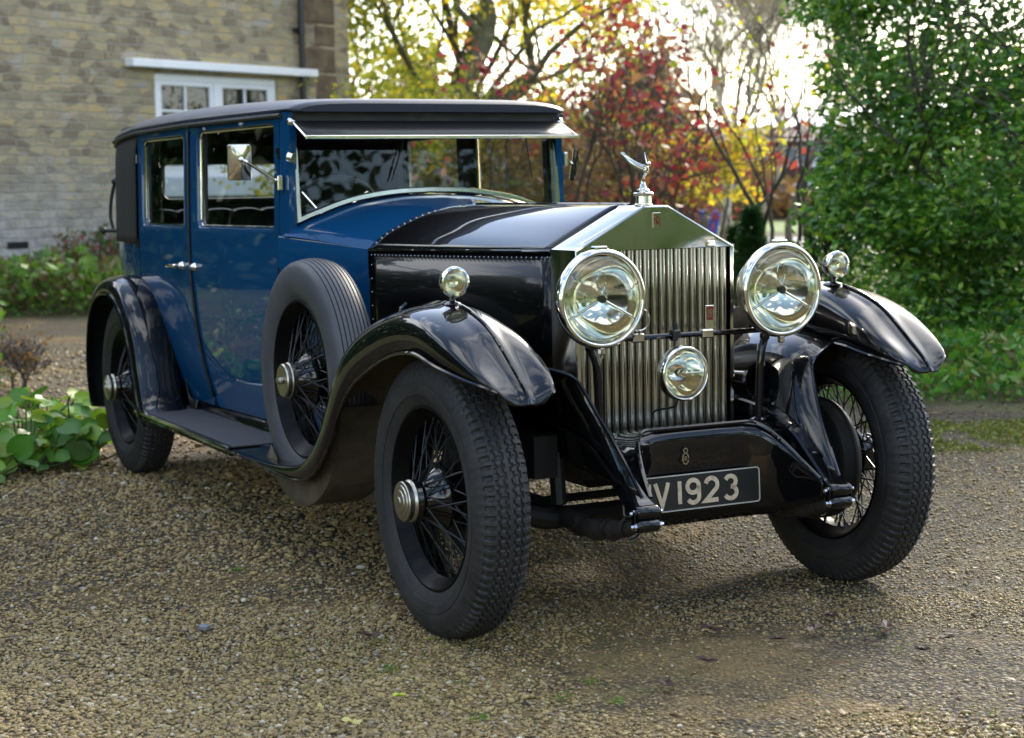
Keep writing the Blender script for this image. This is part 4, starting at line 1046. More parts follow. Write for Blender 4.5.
n.base(n.mix(.35, c0, n.mix(n.noise(90, 4, .7), (.08, .055, .02), (.38, .29, .12)))); n.b.inputs['Roughness'].default_value = .62; n.bump(n.noise(300, 3), .3, .001)
tag(np_mesh('gravel_stones', V, F, m, smooth=True), 'loose tan and grey gravel stones covering the drive', 'gravel', kind='stuff')

# ---- leaves: each leaf is two triangles folded on its midrib
def leaf_cloud(P, size, width=.5, droop=.3, seed=1, upright=0.0, fold=.25, dirs=None):
    r = np.random.default_rng(seed); k = len(P); s_ = size * r.uniform(.45, 1.35, k)
    d = r.normal(size=(k, 3)) if dirs is None else dirs + r.normal(size=(k, 3)) * .6
    d[:, 2] = d[:, 2] * (1 - .3) - droop + upright; d /= np.linalg.norm(d, axis=1)[:, None]
    q = r.normal(size=(k, 3)); q[:, 2] *= .5; sdv = np.cross(d, q); sdv /= np.linalg.norm(sdv, axis=1)[:, None] + 1e-9
    nn = np.cross(sdv, d)
    b = P; t = P + d * s_[:, None]; mid = P + d * (s_ * .45)[:, None]
    l = mid + sdv * (s_ * width * .5)[:, None] + nn * (s_ * fold * .3)[:, None]; rr_ = mid - sdv * (s_ * width * .5)[:, None] + nn * (s_ * fold * .3)[:, None]
    V = np.stack([b, l, t, rr_], 1).reshape(-1, 3); i = np.arange(k)[:, None] * 4
    F = np.concatenate([i + np.array([[0, 2, 1]]), i + np.array([[0, 3, 2]])], 1).reshape(-1, 3)
    return V, F
def grow(mb, p, d, L, r, lev, rr, tips, spread=.6, up=.15, kids=(2, 4), taper=.62, bend=.18, seglen=4, minr=.004):
    p = np.array(p, float); d = np.array(d, float); d /= np.linalg.norm(d); pts = [p.copy()]; rad = [r]
    for i in range(seglen):
        d = d + rr.normal(size=3) * bend; d[2] += up * .25; d /= np.linalg.norm(d); p = p + d * L / seglen; pts.append(p.copy()); rad.append(max(minr, r * (1 - (1 - taper) * (i + 1) / seglen)))
    mb.tube(pts, rad, 8 if lev > 2 else (5 if lev > 1 else 3), cap=False)
    if lev <= 0:
        for q in pts[1:]: tips.append((q, d.copy()))
        return
    if lev <= 1:
        for q in pts[2:]: tips.append((q, d.copy()))
    for i in range(rr.integers(kids[0], kids[1] + 1)):
        j = rr.integers(max(1, seglen // 2), seglen + 1) if i else seglen
        nd = d + rr.normal(size=3) * spread; nd[2] += up; grow(mb, pts[j], nd, L * rr.uniform(.6, .85), rad[j] * (.85 if i == 0 else .6), lev - 1, rr, tips, spread, up, kids, taper, bend, seglen, minr)
def tree(name, base, h, r, lev, seed, leafm, barkm, label, cat='tree', group=None, nleaf=6000, lsize=.1, lspread=.35, lean=(0, 0), stems=1, spread=.6, up=.15, kids=(2, 4), droop=.3, width=.6, minr=.004, trunkL=.32, lmin=.15):
    rr = np.random.default_rng(seed); t = empty(name, tuple(map(float, base))); tag(t, label, cat, group)
    mb = MB(); tips = []
    for s_ in range(stems):
        a = 2 * PI * s_ / stems + rr.uniform(-.4, .4); o = (0, 0, 0) if stems == 1 else (.12 * math.cos(a), .12 * math.sin(a), 0)
        dr = (lean[0] + (0 if stems == 1 else .45 * math.cos(a)), lean[1] + (0 if stems == 1 else .45 * math.sin(a)), 1)
        grow(mb, o, dr, h * trunkL, r, lev, rr, tips, spread, up, kids, minr=minr)
    mb.build('trunk', barkm, t, smooth=80)
    if nleaf:
        T = np.array([q[0] for q in tips]); idx = rr.integers(0, len(T), nleaf); P = T[idx] + rr.normal(size=(nleaf, 3)) * lspread * rr.random((nleaf, 1)) ** .5
        P = P[P[:, 2] > lmin]; V, F = leaf_cloud(P, lsize, width, droop, seed)
        np_mesh('crown', V, F, leafm, t)
    return t
LM = {}
LM['yellow'] = leaf_mat('yellow_autumn_leaf', [(.42, .27, .012), (.60, .45, .03), (.38, .38, .03), (.20, .25, .02), (.62, .38, .03)], .5, .6, 1.8)
LM['lime'] = leaf_mat('yellow_green_leaf', [(.10, .14, .012), (.19, .24, .02), (.32, .31, .03), (.44, .36, .02)], .5, .5, 1.6)
LM['red'] = leaf_mat('red_autumn_leaf', [(.13, .016, .025), (.25, .030, .032), (.34, .075, .035), (.17, .015, .035), (.38, .16, .05), (.22, .12, .05)], .5, .40, 1.35)
LM['brown'] = leaf_mat('brown_leaf', [(.13, .075, .03), (.22, .13, .04), (.08, .045, .02), (.30, .19, .05)], .6, .35, 1.4)
LM['green'] = leaf_mat('evergreen_leaf', [(.018, .065, .008), (.036, .125, .012), (.06, .18, .016), (.11, .25, .02), (.24, .37, .03)], .34, .24, 1.7)
LM['dark'] = leaf_mat('dark_green_leaf', [(.010, .035, .008), (.02, .06, .012), (.035, .085, .015)], .4, .2, 1.4)
LM['ground'] = leaf_mat('ground_cover_leaf', [(.03, .11, .012), (.06, .20, .018), (.10, .25, .02), (.16, .22, .03), (.09, .06, .02)], .4, .3, 1.6)
LM['moss'] = leaf_mat('moss_tuft', [(.10, .13, .015), (.16, .19, .02), (.22, .22, .03)], .8, .1, 1)
LM['bed'] = leaf_mat('border_leaf', [(.05, .10, .015), (.09, .20, .02), (.15, .28, .03), (.14, .10, .04), (.08, .06, .03)], .5, .3, 1.4)
BK_ = {'dark': bark_mat('dark_bark', (.035, .028, .020), (.085, .07, .05)), 'green': bark_mat('mossy_bark', (.05, .05, .022), (.14, .13, .06)), 'pale': bark_mat('pale_birch_bark', (.34, .27, .17), (.62, .55, .42), 6), 'grey': bark_mat('grey_bark', (.09, .075, .06), (.2, .17, .14))}

# trees behind the car, left to right
YG = 'autumn trees standing beyond the drive'
tree('autumn_tree', gp(410, 27), 9, .26, 5, 11, LM['yellow'], BK_['green'], 'big forked tree with mossy trunk and thin yellow leaves beside the stone house', group=YG, nleaf=4600, lsize=.13, lspread=.5, lean=(.10, -.08), spread=.45, kids=(2, 3))
tree('autumn_tree', gp(448, 31), 9.5, .24, 5, 12, LM['lime'], BK_['green'], 'upright tree with straight dark trunk and yellow green leaves, second from the house', group=YG, nleaf=6000, lsize=.14, lspread=.6, spread=.45, kids=(2, 3))
tree('autumn_tree', gp(330, 33), 9, .2, 5, 13, LM['lime'], BK_['green'], 'yellow green tree half hidden behind the corner of the stone house', group=YG, nleaf=9000, lsize=.14, lspread=.6, kids=(2, 3))
tree('autumn_tree', gp(530, 34), 10, .2, 5, 14, LM['yellow'], BK_['dark'], 'yellow leaved tree showing above the front of the car roof', group=YG, nleaf=9000, lsize=.14, lspread=.6, kids=(2, 3))
tree('autumn_bush', gp(395, 24), 3.6, .06, 4, 15, LM['lime'], BK_['dark'], 'low yellow green bush just right of the house corner', 'bush', 'bushes behind the car', nleaf=9000, lsize=.09, lspread=.4, stems=4, trunkL=.28)
tree('autumn_bush', gp(465, 25), 3.4, .06, 4, 16, LM['lime'], BK_['dark'], 'olive green bush seen over the middle of the car roof', 'bush', 'bushes behind the car', nleaf=9000, lsize=.09, lspread=.4, stems=4, trunkL=.28)
tree('autumn_bush', gp(535, 24), 3.0, .06, 4, 17, LM['brown'], BK_['dark'], 'tan twiggy bush seen through the windscreen beside the far pillar', 'bush', 'bushes behind the car', nleaf=7000, lsize=.09, lspread=.4, stems=4, trunkL=.28)
tree('red_shrub', gp(570, 21), 4.0, .05, 5, 21, LM['red'], BK_['dark'], 'tall red and orange leaved shrub behind the right end of the car roof', 'shrub', 'red shrubs behind the radiator', nleaf=600, lsize=.115, lspread=.2, stems=3, spread=.32, kids=(2, 3), trunkL=.30)
tree('red_shrub', gp(640, 20.5), 4.1, .05, 5, 22, LM['red'], BK_['dark'], 'tall crimson leaved shrub rising behind the radiator mascot', 'shrub', 'red shrubs behind the radiator', nleaf=600, lsize=.115, lspread=.2, stems=3, spread=.32, kids=(2, 3), trunkL=.30)
tree('red_shrub', gp(664, 20), 2.3, .045, 4, 23, LM['red'], BK_['dark'], 'smaller red shrub with yellow sprays just right of the mascot', 'shrub', 'red shrubs behind the radiator', nleaf=330, lsize=.11, lspread=.22, stems=3, spread=.30, lmin=1.05, trunkL=.28)
tree('brown_shrub', gp(600, 22), 2.8, .05, 5, 24, LM['brown'], BK_['grey'], 'tangled brown shrub filling the space behind the red leaves', 'shrub', nleaf=2600, lsize=.09, lspread=.35, stems=5, spread=.38, kids=(2, 3), trunkL=.27)
tree('yellow_shrub', gp(706, 22.5), 2.5, .04, 4, 25, LM['yellow'], BK_['grey'], 'glowing yellow shrub at the foot of the pale birch', 'shrub', nleaf=2600, lsize=.11, lspread=.22, stems=2, spread=.3, trunkL=.30, lmin=1.1)
tree('bare_birch', gp(730, 26), 8.2, .11, 6, 26, None, BK_['pale'], 'bare birch with pale sunlit trunk and fine grey twigs against the sky', nleaf=0, spread=.40, up=.25, kids=(3, 4), minr=.005, trunkL=.25)
tree('bare_tree', gp(790, 33), 8.5, .08, 6, 30, None, BK_['grey'], 'bare twiggy tree standing between the birch and the big evergreen', nleaf=0, spread=.42, up=.22, kids=(3, 3), minr=.006, trunkL=.25)
tree('bare_tree', gp(655, 30), 8.8, .10, 6, 27, None, BK_['grey'], 'bare grey tree rising behind the red shrubs', nleaf=0, spread=.42, up=.22, kids=(2, 3), minr=.006, trunkL=.28)
tree('bare_sapling', gp(812, 16.5), 3.3, .045, 4, 28, LM['red'], BK_['dark'], 'open forked sapling with a few red leaves beside the evergreen', nleaf=60, lsize=.09, lspread=.2, stems=3, spread=.4, up=.3, kids=(2, 3), trunkL=.36)
tree('bare_sapling', gp(788, 17), 3.4, .03, 4, 29, LM['lime'], BK_['dark'], 'thin leaning sapling with sparse yellow green leaves left of the forked sapling', nleaf=160, lsize=.09, lspread=.2, stems=2, spread=.4, up=.3, kids=(2, 3), trunkL=.36)
tree('bare_tree', gp(698, 32), 9.5, .09, 6, 34, None, BK_['grey'], 'bare tree with a haze of fine twigs left of the birch', nleaf=0, spread=.40, up=.22, kids=(3, 3), minr=.006, trunkL=.26)
tree('bare_tree', gp(752, 36), 9.5, .09, 6, 35, None, BK_['pale'], 'pale bare tree standing just right of the birch', nleaf=0, spread=.42, up=.22, kids=(3, 4), minr=.006, trunkL=.25)
# young conifers
for i, (px, dp, h, lb) in enumerate(((752, 16.5, 1.05, 'small dark green conifer between the mascot and the right headlamp'), (738, 18, .85, 'shorter conifer just left of the small dark green one'), (826, 14.5, 1.3, 'young conifer at the left foot of the big evergreen'))):
    rr = np.random.default_rng(60 + i); k = 2600; z = rr.random(k) ** 1.3 * h; rad_ = (1 - z / h) * h * .30 * rr.random(k) ** .5; a = rr.uniform(0, 2 * PI, k)
    P = np.stack([rad_ * np.cos(a), rad_ * np.sin(a), z], 1); t = empty('young_conifer', tuple(gp(px, dp))); tag(t, lb, 'conifer', 'young conifers by the far lane')
    V, F = leaf_cloud(P, .10, .22, -.2, 60 + i, dirs=np.stack([np.cos(a), np.sin(a), np.full(k, .6)], 1)); np_mesh('crown', V, F, LM['dark'], t)
    MB().tube([(0, 0, 0), (0, 0, h * .8)], [.03, .008], 6).build('trunk', BK_['dark'], t)

# far woodland closing the view
rr = np.random.default_rng(80); k = 26000; a = rr.uniform(-24, 32, k); dd = rr.uniform(62, 95, k)
hh_ = (3.2 + 2.6 * np.abs(np.sin(a * .33)) + 1.2 * np.sin(a * 1.7)) * np.where(a > 6, .42, 1.0); zz = rr.random(k) ** .8 * hh_
P = CAM[None] + dd[:, None] * (np.cos(np.radians(a))[:, None] * FH[None] + np.sin(np.radians(a))[:, None] * RH[None]); P[:, 2] = zz
V, F = leaf_cloud(P, .62, .8, 0, 81); tag(np_mesh('far_woodland', V, F, LM['brown']), 'brown far off belt of trees closing the view', 'woodland', kind='stuff')

# the big evergreen at the right: clumps of leaves on a branch frame
def evergreen(name, base, clumps, n_, ls, seed, label, group=None, lm='green', stems=5, h=3.6, hollow=.35):
    rr = np.random.default_rng(seed); t = empty(name, tuple(map(float, base))); tag(t, label, 'evergreen', group)
    mb = MB(); tips = []
    for s_ in range(stems):
        a_ = 2 * PI * s_ / stems + .5; grow(mb, (.15 * math.cos(a_), .15 * math.sin(a_), 0), (.25 * math.cos(a_), .25 * math.sin(a_), 1), h * .34, .06, 4, rr, tips, .4, .2, (2, 3))
    mb.build('trunk', BK_['dark'], t, smooth=80)
    C_ = np.array([c_[:3] for c_ in clumps]); R_ = np.array([c_[3] for c_ in clumps]); w_ = R_ ** 2; w_ = w_ / w_.sum()
    idx = rr.choice(len(C_), n_, p=w_); d = rr.normal(size=(n_, 3)); d /= np.linalg.norm(d, axis=1)[:, None]
    rad_ = R_[idx] * (hollow + (1 - hollow) * rr.random(n_) ** .6) * (1 + .16 * np.sin(d[:, 0] * 9 + idx) * np.cos(d[:, 2] * 8 + idx * 2))
    P = C_[idx] + d * rad_[:, None]; P = P[P[:, 2] > .05]
    q1 = vnoise(P[:, [0, 2]] + 9, seed, 2.6); q2 = vnoise(P[:, [1, 2]] + 5, seed + 1, 2.8); P = P[rr.random(len(P)) < np.clip((q1 + q2 - .80) * 3.6, .06, 1)]
    V, F = leaf_cloud(P, ls, .46, .25, seed, dirs=None, fold=.5); np_mesh('crown', V, F, LM[lm], t)
    return t
rr = np.random.default_rng(5); base = lat_pt(12.6, 4.3); cl = []
def add_cl(dp, px, y, r):   # clump centre: forward distance, picture column and height
    p = gp(px, dp) - base; cl.append((p[0], p[1], y, r))
for (dp, px, z, r) in ((11.5, 880, .75, .62), (11.2, 960, .80, .65), (11.4, 1040, .7, .7), (11.9, 905, 1.35, .62), (11.2, 985, 1.5, .6), (11.8, 1060, 1.5, .8), (12.4, 884, 1.75, .50), (11.8, 940, 2.0, .6), (11.2, 1020, 2.2, .55), (12.4, 890, 2.45, .60), (12.0, 965, 2.75, .6), (12.2, 1050, 2.9, .8), (12.8, 862, 2.75, .40), (12.8, 905, 3.15, .55), (12.5, 985, 3.4, .6), (13, 846, 3.2, .38), (13, 1080, 3.7, .8), (12.6, 930, 3.9, .7), (12.9, 866, 3.65, .5), (13, 1000, 4.3, .8), (13.2, 850, 2.2, .30), (13.0, 862, 1.1, .38), (13.4, 1120, 2.0, 1.0), (13.4, 1130, 3.6, 1.0), (12.8, 875, .55, .45), (13.5, 800, 3.45, .32), (13.5, 815, 2.75, .26), (12.5, 1010, .6, .7), (11.6, 872, .5, .45), (11.8, 900, .35, .5), (12.6, 880, 1.1, .6), (12.6, 930, .9, .6), (13, 1000, 1.0, .9), (14.6, 880, .55, .6), (14.6, 940, .5, .6), (14.6, 1000, .5, .65), (14.6, 1070, .6, .7), (14.2, 905, 1.2, .6), (12.2, 935, .3, .45), (12.2, 990, .3, .45)):
    add_cl(dp + 1.3, px, 1.33 + (z - 1.33) * 1.11, r * 1.12)
evergreen('evergreen_tree', base, cl, 138000, .080, 31, 'large glossy evergreen tree filling the right side behind the wing')
# ground cover under it
def cover(name, pts, ls, lm, label, cat, hmax, seed, upright=.3):
    P = pts.copy(); r = np.random.default_rng(seed); P[:, 2] = r.random(len(P)) ** 1.2 * hmax * (.5 + vnoise(P[:, :2], seed, 1.6)); V, F = leaf_cloud(P, ls, .62, 0, seed, upright=upright)
    tag(np_mesh(name, V, F, LM[lm]), label, cat, kind='stuff')
k = 15000; dp = rng.uniform(9.75, 13.4, k); lt = rng.uniform(0, 1, k); lt = 2.05 + (dp - 9.75) * -.22 + lt * (2.9 + (dp - 9.75) * .3)
P = CAM[None] + dp[:, None] * FH[None] + lt[:, None] * RH[None]; jit = vnoise(P[:, :2], 9, 2.5) * .5; P = P[dp > 9.8 + jit]
cover('ground_cover', P, .062, 'ground', 'low bright green ground cover edging the drive under the evergreen', 'ground cover', .26, 41)
k = 30000; dp = rng.uniform(18.6, 25.5, k); lt = rng.uniform(-8.2, -2.0, k)
P = CAM[None] + dp[:, None] * FH[None] + lt[:, None] * RH[None]; P = P[dp > 18.7 + vnoise(P[:, :2], 10, 1.5) * .6]
P = P[((P - np.array([-21.07, 7.369, 0])) @ np.array([.8957, .44467, 0])) > .15]
cover('border_plants', P, .12, 'bed', 'mixed green border plants growing along the foot of the stone house', 'border plants', .50, 42)
k = 6000; dp = rng.uniform(8.8, 18.6, k); lt = -.294 * dp - .15 - rng.random(k) ** 1.5 * 2.2 + .10 * np.sin(dp * 3)
P = CAM[None] + dp[:, None] * FH[None] + lt[:, None] * RH[None]
cover('edge_plants', P, .06, 'bed', 'scrubby brown and green growth along the left edge of the drive', 'ground cover', .42, 43)
k = 9000; dp = rng.uniform(8.3, 9.4, k); lt = rng.uniform(1.9, 3.4, k); P = CAM[None] + dp[:, None] * FH[None] + lt[:, None] * RH[None]; P = P[vnoise(P[:, :2], 12, 2.2) + vnoise(P[:, :2], 13, 7) * .6 > .72]
cover('moss', P, .018, 'moss', 'yellow green moss creeping over the gravel beyond the far front wheel', 'moss', .016, 45, upright=.5)
k = 5000; dp = rng.uniform(3.5, 5.0, k); lt = rng.uniform(-.9, 1.2, k); P = CAM[None] + dp[:, None] * FH[None] + lt[:, None] * RH[None]; P = P[vnoise(P[:, :2], 14, 2.0) + vnoise(P[:, :2], 15, 9) * .5 > .98]
cover('moss', P, .009, 'moss', 'thin moss film among the stones in the foreground', 'moss', .010, 46, upright=.5)
# leaf litter drifts at the edges
k = 3500; dp = np.concatenate([rng.uniform(9.2, 10.2, 900), rng.uniform(5.0, 16, 1900), rng.uniform(3.6, 9, 700)]); lt = np.concatenate([rng.uniform(2.0, 3.6, 900), -.19 * dp[900:2800] - rng.random(1900) * .12 * dp[900:2800], rng.uniform(-.3, .3, 700) * dp[2800:]])
P = CAM[None] + dp[:, None] * FH[None] + lt[:, None] * RH[None]; P[:, 2] = .012 + .01 * rng.random(k)
V, F = leaf_cloud(P, .032, .6, 0, 44, fold=.6); V[:, 2] = np.abs((V[:, 2] - .012) * .35) + .012
LM['litter'] = leaf_mat('leaf_litter', [(.05, .028, .015), (.10, .055, .025), (.17, .09, .03), (.06, .035, .025), (.22, .16, .05)], .6, .05, 1)
tag(np_mesh('leaf_litter', V, F, LM['litter']), 'scattered scraps of brown leaf litter on the gravel', 'leaf litter', kind='stuff')

# large round-leaved plants at the left edge
def round_leaf(mb, c_, d, r, up_, rr):
    d = np.array(d, float); d /= np.linalg.norm(d); u = np.array(up_, float); u -= d * (u @ d); u /= np.linalg.norm(u); s_ = np.cross(d, u); rows = []
    for i in range(7):
        t = i / 6; w_ = r * .95 * math.sin(PI * min(1, .08 + t * .90)) ** .45; row = []
        for j in range(-3, 4):
            q = j / 3; row.append(c_ + d * (t * 2 * r) + s_ * (w_ * q) + u * (-.35 * r * t * t + .16 * r * q * q - .05 * r * math.cos(j * 3.0) * (abs(q))))
        rows.append(row)
    mb.grid(rows)
M['bleaf'] = leaf_mat('broad_leaf', [(.03, .11, .010), (.06, .18, .012), (.10, .25, .016), (.22, .33, .02), (.05, .11, .012)], .5, .22, 1.6)
M['bstem'] = mat('green_stem', (.08, .10, .03), .5)
for (px, dp, k, sp_, lb) in ((22, 8.35, 60, .30, 'broad round leaved plant at the left edge, nearest the picture border'), (78, 8.5, 36, .20, 'broad round leaved plant growing just behind the rear wheel'), (45, 9.2, 40, .28, 'broad round leaved plant behind the two nearer ones'), (-40, 8.0, 30, .3, 'broad round leaved plant cut off by the left border')):
    rr = np.random.default_rng(int(px) + 100); b0 = gp(px, dp); t = empty('broad_leaf_plant', tuple(b0)); tag(t, lb, 'plant', 'broad leaved plants by the drive')
    fb = MB(); sb = MB()
    for i in range(k):
        a = rr.uniform(0, 2 * PI); q = rr.random() ** .6 * sp_; hgt = rr.uniform(.06, .36) * (1 - .4 * q / sp_); c_ = np.array([q * math.cos(a), q * math.sin(a), hgt]); d = (math.cos(a) + rr.normal() * .6, math.sin(a) + rr.normal() * .6, rr.uniform(-.5, .5))
        round_leaf(fb, c_, d, rr.uniform(.036, .072), (math.cos(a) * .7 + rr.normal() * .3 + .35, math.sin(a) * .7 + rr.normal() * .3 - .2, .8), rr); sb.tube([(c_[0] * .3, c_[1] * .3, 0), (c_[0] * .8, c_[1] * .8, hgt * .6), tuple(c_)], .005, 5, cap=False)
    fb.build('foliage', M['bleaf'], t, smooth=80); sb.build('stem', M['bstem'], t)
# dry seed-head shrub and a flowering plant against the house
tree('dry_shrub', gp(2, 11.5), .42, .012, 4, 51, LM['brown'], BK_['grey'], 'small dry brown shrub at the left border above the round leaves', 'shrub', nleaf=500, lsize=.04, lspread=.08, stems=6, trunkL=.4)
tree('flowering_plant', gp(112, 21.5), 1.0, .012, 3, 52, leaf_mat('pink_petal', [(.40, .03, .07), (.05, .10, .02), (.05, .10, .02), (.08, .14, .03)], .5, .3, 1.3), BK_['green'] if False else BK_['dark'], 'plant with pinkish red flowers right behind the rear of the car', 'plant', nleaf=300, lsize=.08, lspread=.08, stems=5, trunkL=.4)
tree('straw_shrub', gp(85, 22), .8, .012, 3, 53, LM['brown'], BK_['dark'], 'straw coloured plant left of the pinkish red flowers', 'shrub', nleaf=300, lsize=.08, lspread=.1, stems=5, trunkL=.4)

# fallen leaves one can pick out
def fallen(name, px, depth_lat, size, m_, label, group=None, rz=0, lobes=1):
    mb = MB(); rr = np.random.default_rng(int(px * 7 + depth_lat * 100)); c_ = gp(px, depth_lat, 0.018); k = 16; ring = []
    for i in range(k):
        a = 2 * PI * i / k; r_ = size * (.55 + .45 * abs(math.cos(a))) * (1 + (.22 * math.sin(a * 3 * lobes) if lobes > 1 else .05 * rr.normal())); ring.append((r_ * math.cos(a), r_ * .62 * math.sin(a), .003 + .006 * abs(math.sin(a * 1.5 + rr.random())) + .004 * rr.random()))
    mb.add([(0, 0, .002)] + ring, [(0, i + 1, (i + 1) % k + 1) for i in range(k)]); o = mb.build(name, m_, smooth=0, solid=.0012, loc=tuple(c_)); o.rotation_euler = (0, 0, rz); return tag(o, label, 'leaf', group)
mdl = mat('dead_leaf', (.045, .022, .016), .6); myl = mat('yellow_fallen_leaf', (.42, .38, .12), .5); mgl = mat('lime_fallen_leaf', (.36, .42, .04), .5)
def dpy(px, y):  # forward distance of a ground point at picture row y
    d = FW + RT * (px - 512) / 1712.57 - UP * (y - 369) / 1712.57; t = -CAM[2] / d[2]; return float((d * t) @ FH)
for px, y, s_, rz in ((712, 636, .028, .4), (815, 636, .030, 1.9), (888, 633, .032, 2.4), (705, 668, .026, .2), (778, 646, .018, 1.1), (664, 692, .028, 2.9), (925, 657, .018, .4), (950, 645, .016, 1.4), (362, 642, .024, .8), (830, 622, .02, .3)):
    fallen('fallen_leaf', px, dpy(px, y), s_ * 1.35, mdl, 'dark curled dead leaf on the gravel in front of the car', 'dead leaves in front of the car', rz, 2)
fallen('fallen_leaf', 342, dpy(342, 731), .030, myl, 'pale yellow leaf at the bottom edge of the picture', rz=.6)
fallen('fallen_leaf', 310, dpy(310, 716), .016, myl, 'small pale yellow leaf up and left of the larger one')
fallen('fallen_leaf', 391, dpy(391, 704), .018, mgl, 'bright lime yellow leaf lying left of the centre foreground', rz=1)
mb = MB(); mb.sphere((0, 0, .010), .028, 3, 6, (1, .75, .35)); o = mb.build('slate_chip', mat('slate', (.15, .155, .175), .6), smooth=0, loc=tuple(gp(195, dpy(195, 633), .008))); tag(o, 'blue grey stone chip alone in the left foreground gravel', 'stone')
# little weeds between the stones
for i, (px, y) in enumerate(((232, 572), (382, 672), (590, 686), (610, 705), (470, 722), (556, 700))):
    rr = np.random.default_rng(90 + i); k = 40; P = rr.normal(size=(k, 3)) * np.array([.018, .018, 0]) + np.array([0, 0, .006]); V, F = leaf_cloud(P, .010, .5, 0, 90 + i, upright=.8); o = np_mesh('weed', V, F, LM['ground']); o.location = tuple(gp(px, dpy(px, y), .004)); tag(o, 'tiny green weed sprouting between the gravel stones', 'weed', 'weeds in the gravel')

# ---- stone house (local x runs left along the wall from its right corner, local y points out of the wall)
HZ = math.radians(-63.6)
house = empty('stone_house', (-21.07, 7.369, -.332), HZ); house.scale = (1.25, 1.25, 1.25); tag(house, 'old rubble stone house with a white casement window at the left', 'house')
m = mat('rubble_stone', (.25, .2, .13), .9); n = N(m); mpn = n.n('ShaderNodeMapping'); mpn.inputs['Rotation'].default_value = (math.radians(90), 0, 0); n.l(n.coord(), mpn.inputs[0])
dn = n.n('ShaderNodeTexNoise'); dn.inputs['Scale'].default_value = 4.5; dn.inputs['Detail'].default_value = 4; n.l(mpn.outputs[0], dn.inputs['Vector'])
vm = n.n('ShaderNodeVectorMath'); vm.operation = 'MULTIPLY_ADD'; n.l(dn.outputs['Color'], vm.inputs[0]); vm.inputs[1].default_value = (.085, .085, .085); n.l(mpn.outputs[0], vm.inputs[2])
br = n.n('ShaderNodeTexBrick'); n.l(vm.outputs[0], br.inputs['Vector']); br.inputs['Scale'].default_value = 1.0; br.inputs['Brick Width'].default_value = .24; br.inputs['Row Height'].default_value = .095; br.inputs['Mortar Size'].default_value = .011; br.inputs['Mortar Smooth'].default_value = .6; br.inputs['Bias'].default_value = 0
br.inputs['Color1'].default_value = (0, 0, 0, 1); br.inputs['Color2'].default_value = (1, 1, 1, 1); br.inputs['Mortar'].default_value = (.5, .5, .5, 1)
vo = n.n('ShaderNodeTexVoronoi'); vo.inputs['Scale'].default_value = 5.5; m2 = n.n('ShaderNodeMapping'); m2.inputs['Scale'].default_value = (1, 1.7, 1); n.l(vm.outputs[0], m2.inputs[0]); n.l(m2.outputs[0], vo.inputs['Vector'])
sp2 = n.n('ShaderNodeSeparateColor'); n.l(n.mix(.72, br.outputs['Color'], vo.outputs['Color']), sp2.inputs[0])
stc = n.ramp(sp2.outputs[0], [(.15, (.19, .14, .09)), (.32, (.27, .215, .13)), (.5, (.38, .31, .19)), (.66, (.46, .37, .20)), (.80, (.54, .39, .17)), (.92, (.40, .37, .33))])
stc = n.mix(n.ramp(br.outputs['Fac'], [(.3, (0,) * 3), (.9, (.9,) * 3)]), stc, (.42, .38, .29))
so = n.n('ShaderNodeSeparateXYZ'); n.l(n.coord(), so.inputs[0])
gz = n.math('ADD', so.outputs[2], n.math('MULTIPLY', n.noise(1.1, 6, .7), 1.6)); wash = n.ramp(n.math('MULTIPLY', gz, .3), [(.44, (.85,) * 3), (.80, (0,) * 3)])
stc = n.mix(wash, stc, n.mix(n.ramp(n.noise(5, 8, .75), [(.42, (0,) * 3), (.62, (1,) * 3)]), (.60, .59, .60), (.26, .25, .24)))
n.base(n.mix(.2, stc, n.mix(n.noise(14, 8, .75), (.10, .08, .055), (.50, .43, .32)))); n.bump(n.math('SUBTRACT', n.noise(22, 6, .7), br.outputs['Fac']), .8, .03); M['stone'] = m
wb = MB(); WX0, WX1, WZa, WZb = 1.245, 3.20, 1.30, 2.69; x0, x1, H = -.07, 6.4, 6.2
wb.box(x0, WX0, -.4, 0, 0, H); wb.box(WX1, x1, -.4, 0, 0, H); wb.box(WX0, WX1, -.4, 0, 0, WZa); wb.box(WX0, WX1, -.4, 0, WZb, H)
wb.build('wall', M['stone'], house, smooth=0); MB().box(x0, x0 + .4, -8, -.4, 0, H).build('wall', M['stone'], house, smooth=0)
MB().box(x1 - .4, x1, -8, -.4, 0, H).build('wall', M['stone'], house, smooth=0); MB().box(x0, x1, -8.4, -8, 0, H).build('wall', M['stone'], house, smooth=0)
mroof = mat('roof_tile', (.10, .06, .045), .85); n = N(mroof); wv = n.n('ShaderNodeTexBrick'); wv.inputs['Scale'].default_value = 3; wv.inputs['Color1'].default_value = (.075, .045, .035, 1); wv.inputs['Color2'].default_value = (.14, .085, .06, 1); wv.inputs['Mortar'].default_value = (.03, .02, .02, 1); n.l(n.coord(), wv.inputs['Vector']); n.base(wv.outputs[0])
rf = MB(); rf.prism([(.35, H - .1), (-4.2, H + 3.4), (-8.75, H - .1), (-8.75, H - .25), (-4.2, H + 3.2), (.35, H - .25)], x0 - .2, x1 + .2, 'x'); rf.build('roof', mroof, house, smooth=0)
mwhite = mat('white_paint', (.8, .8, .8), .4); n = N(mwhite); n.base(n.mix(n.ramp(n.noise(3, 8, .7), [(.4, (0,) * 3), (.8, (1,) * 3)]), (.88, .88, .90), (.76, .77, .79)))
win = empty('window', (0, 0, 0), 0, house)
fb = MB(); fw_ = .075; y0, y1 = -.10, -.03; zb = 1.53
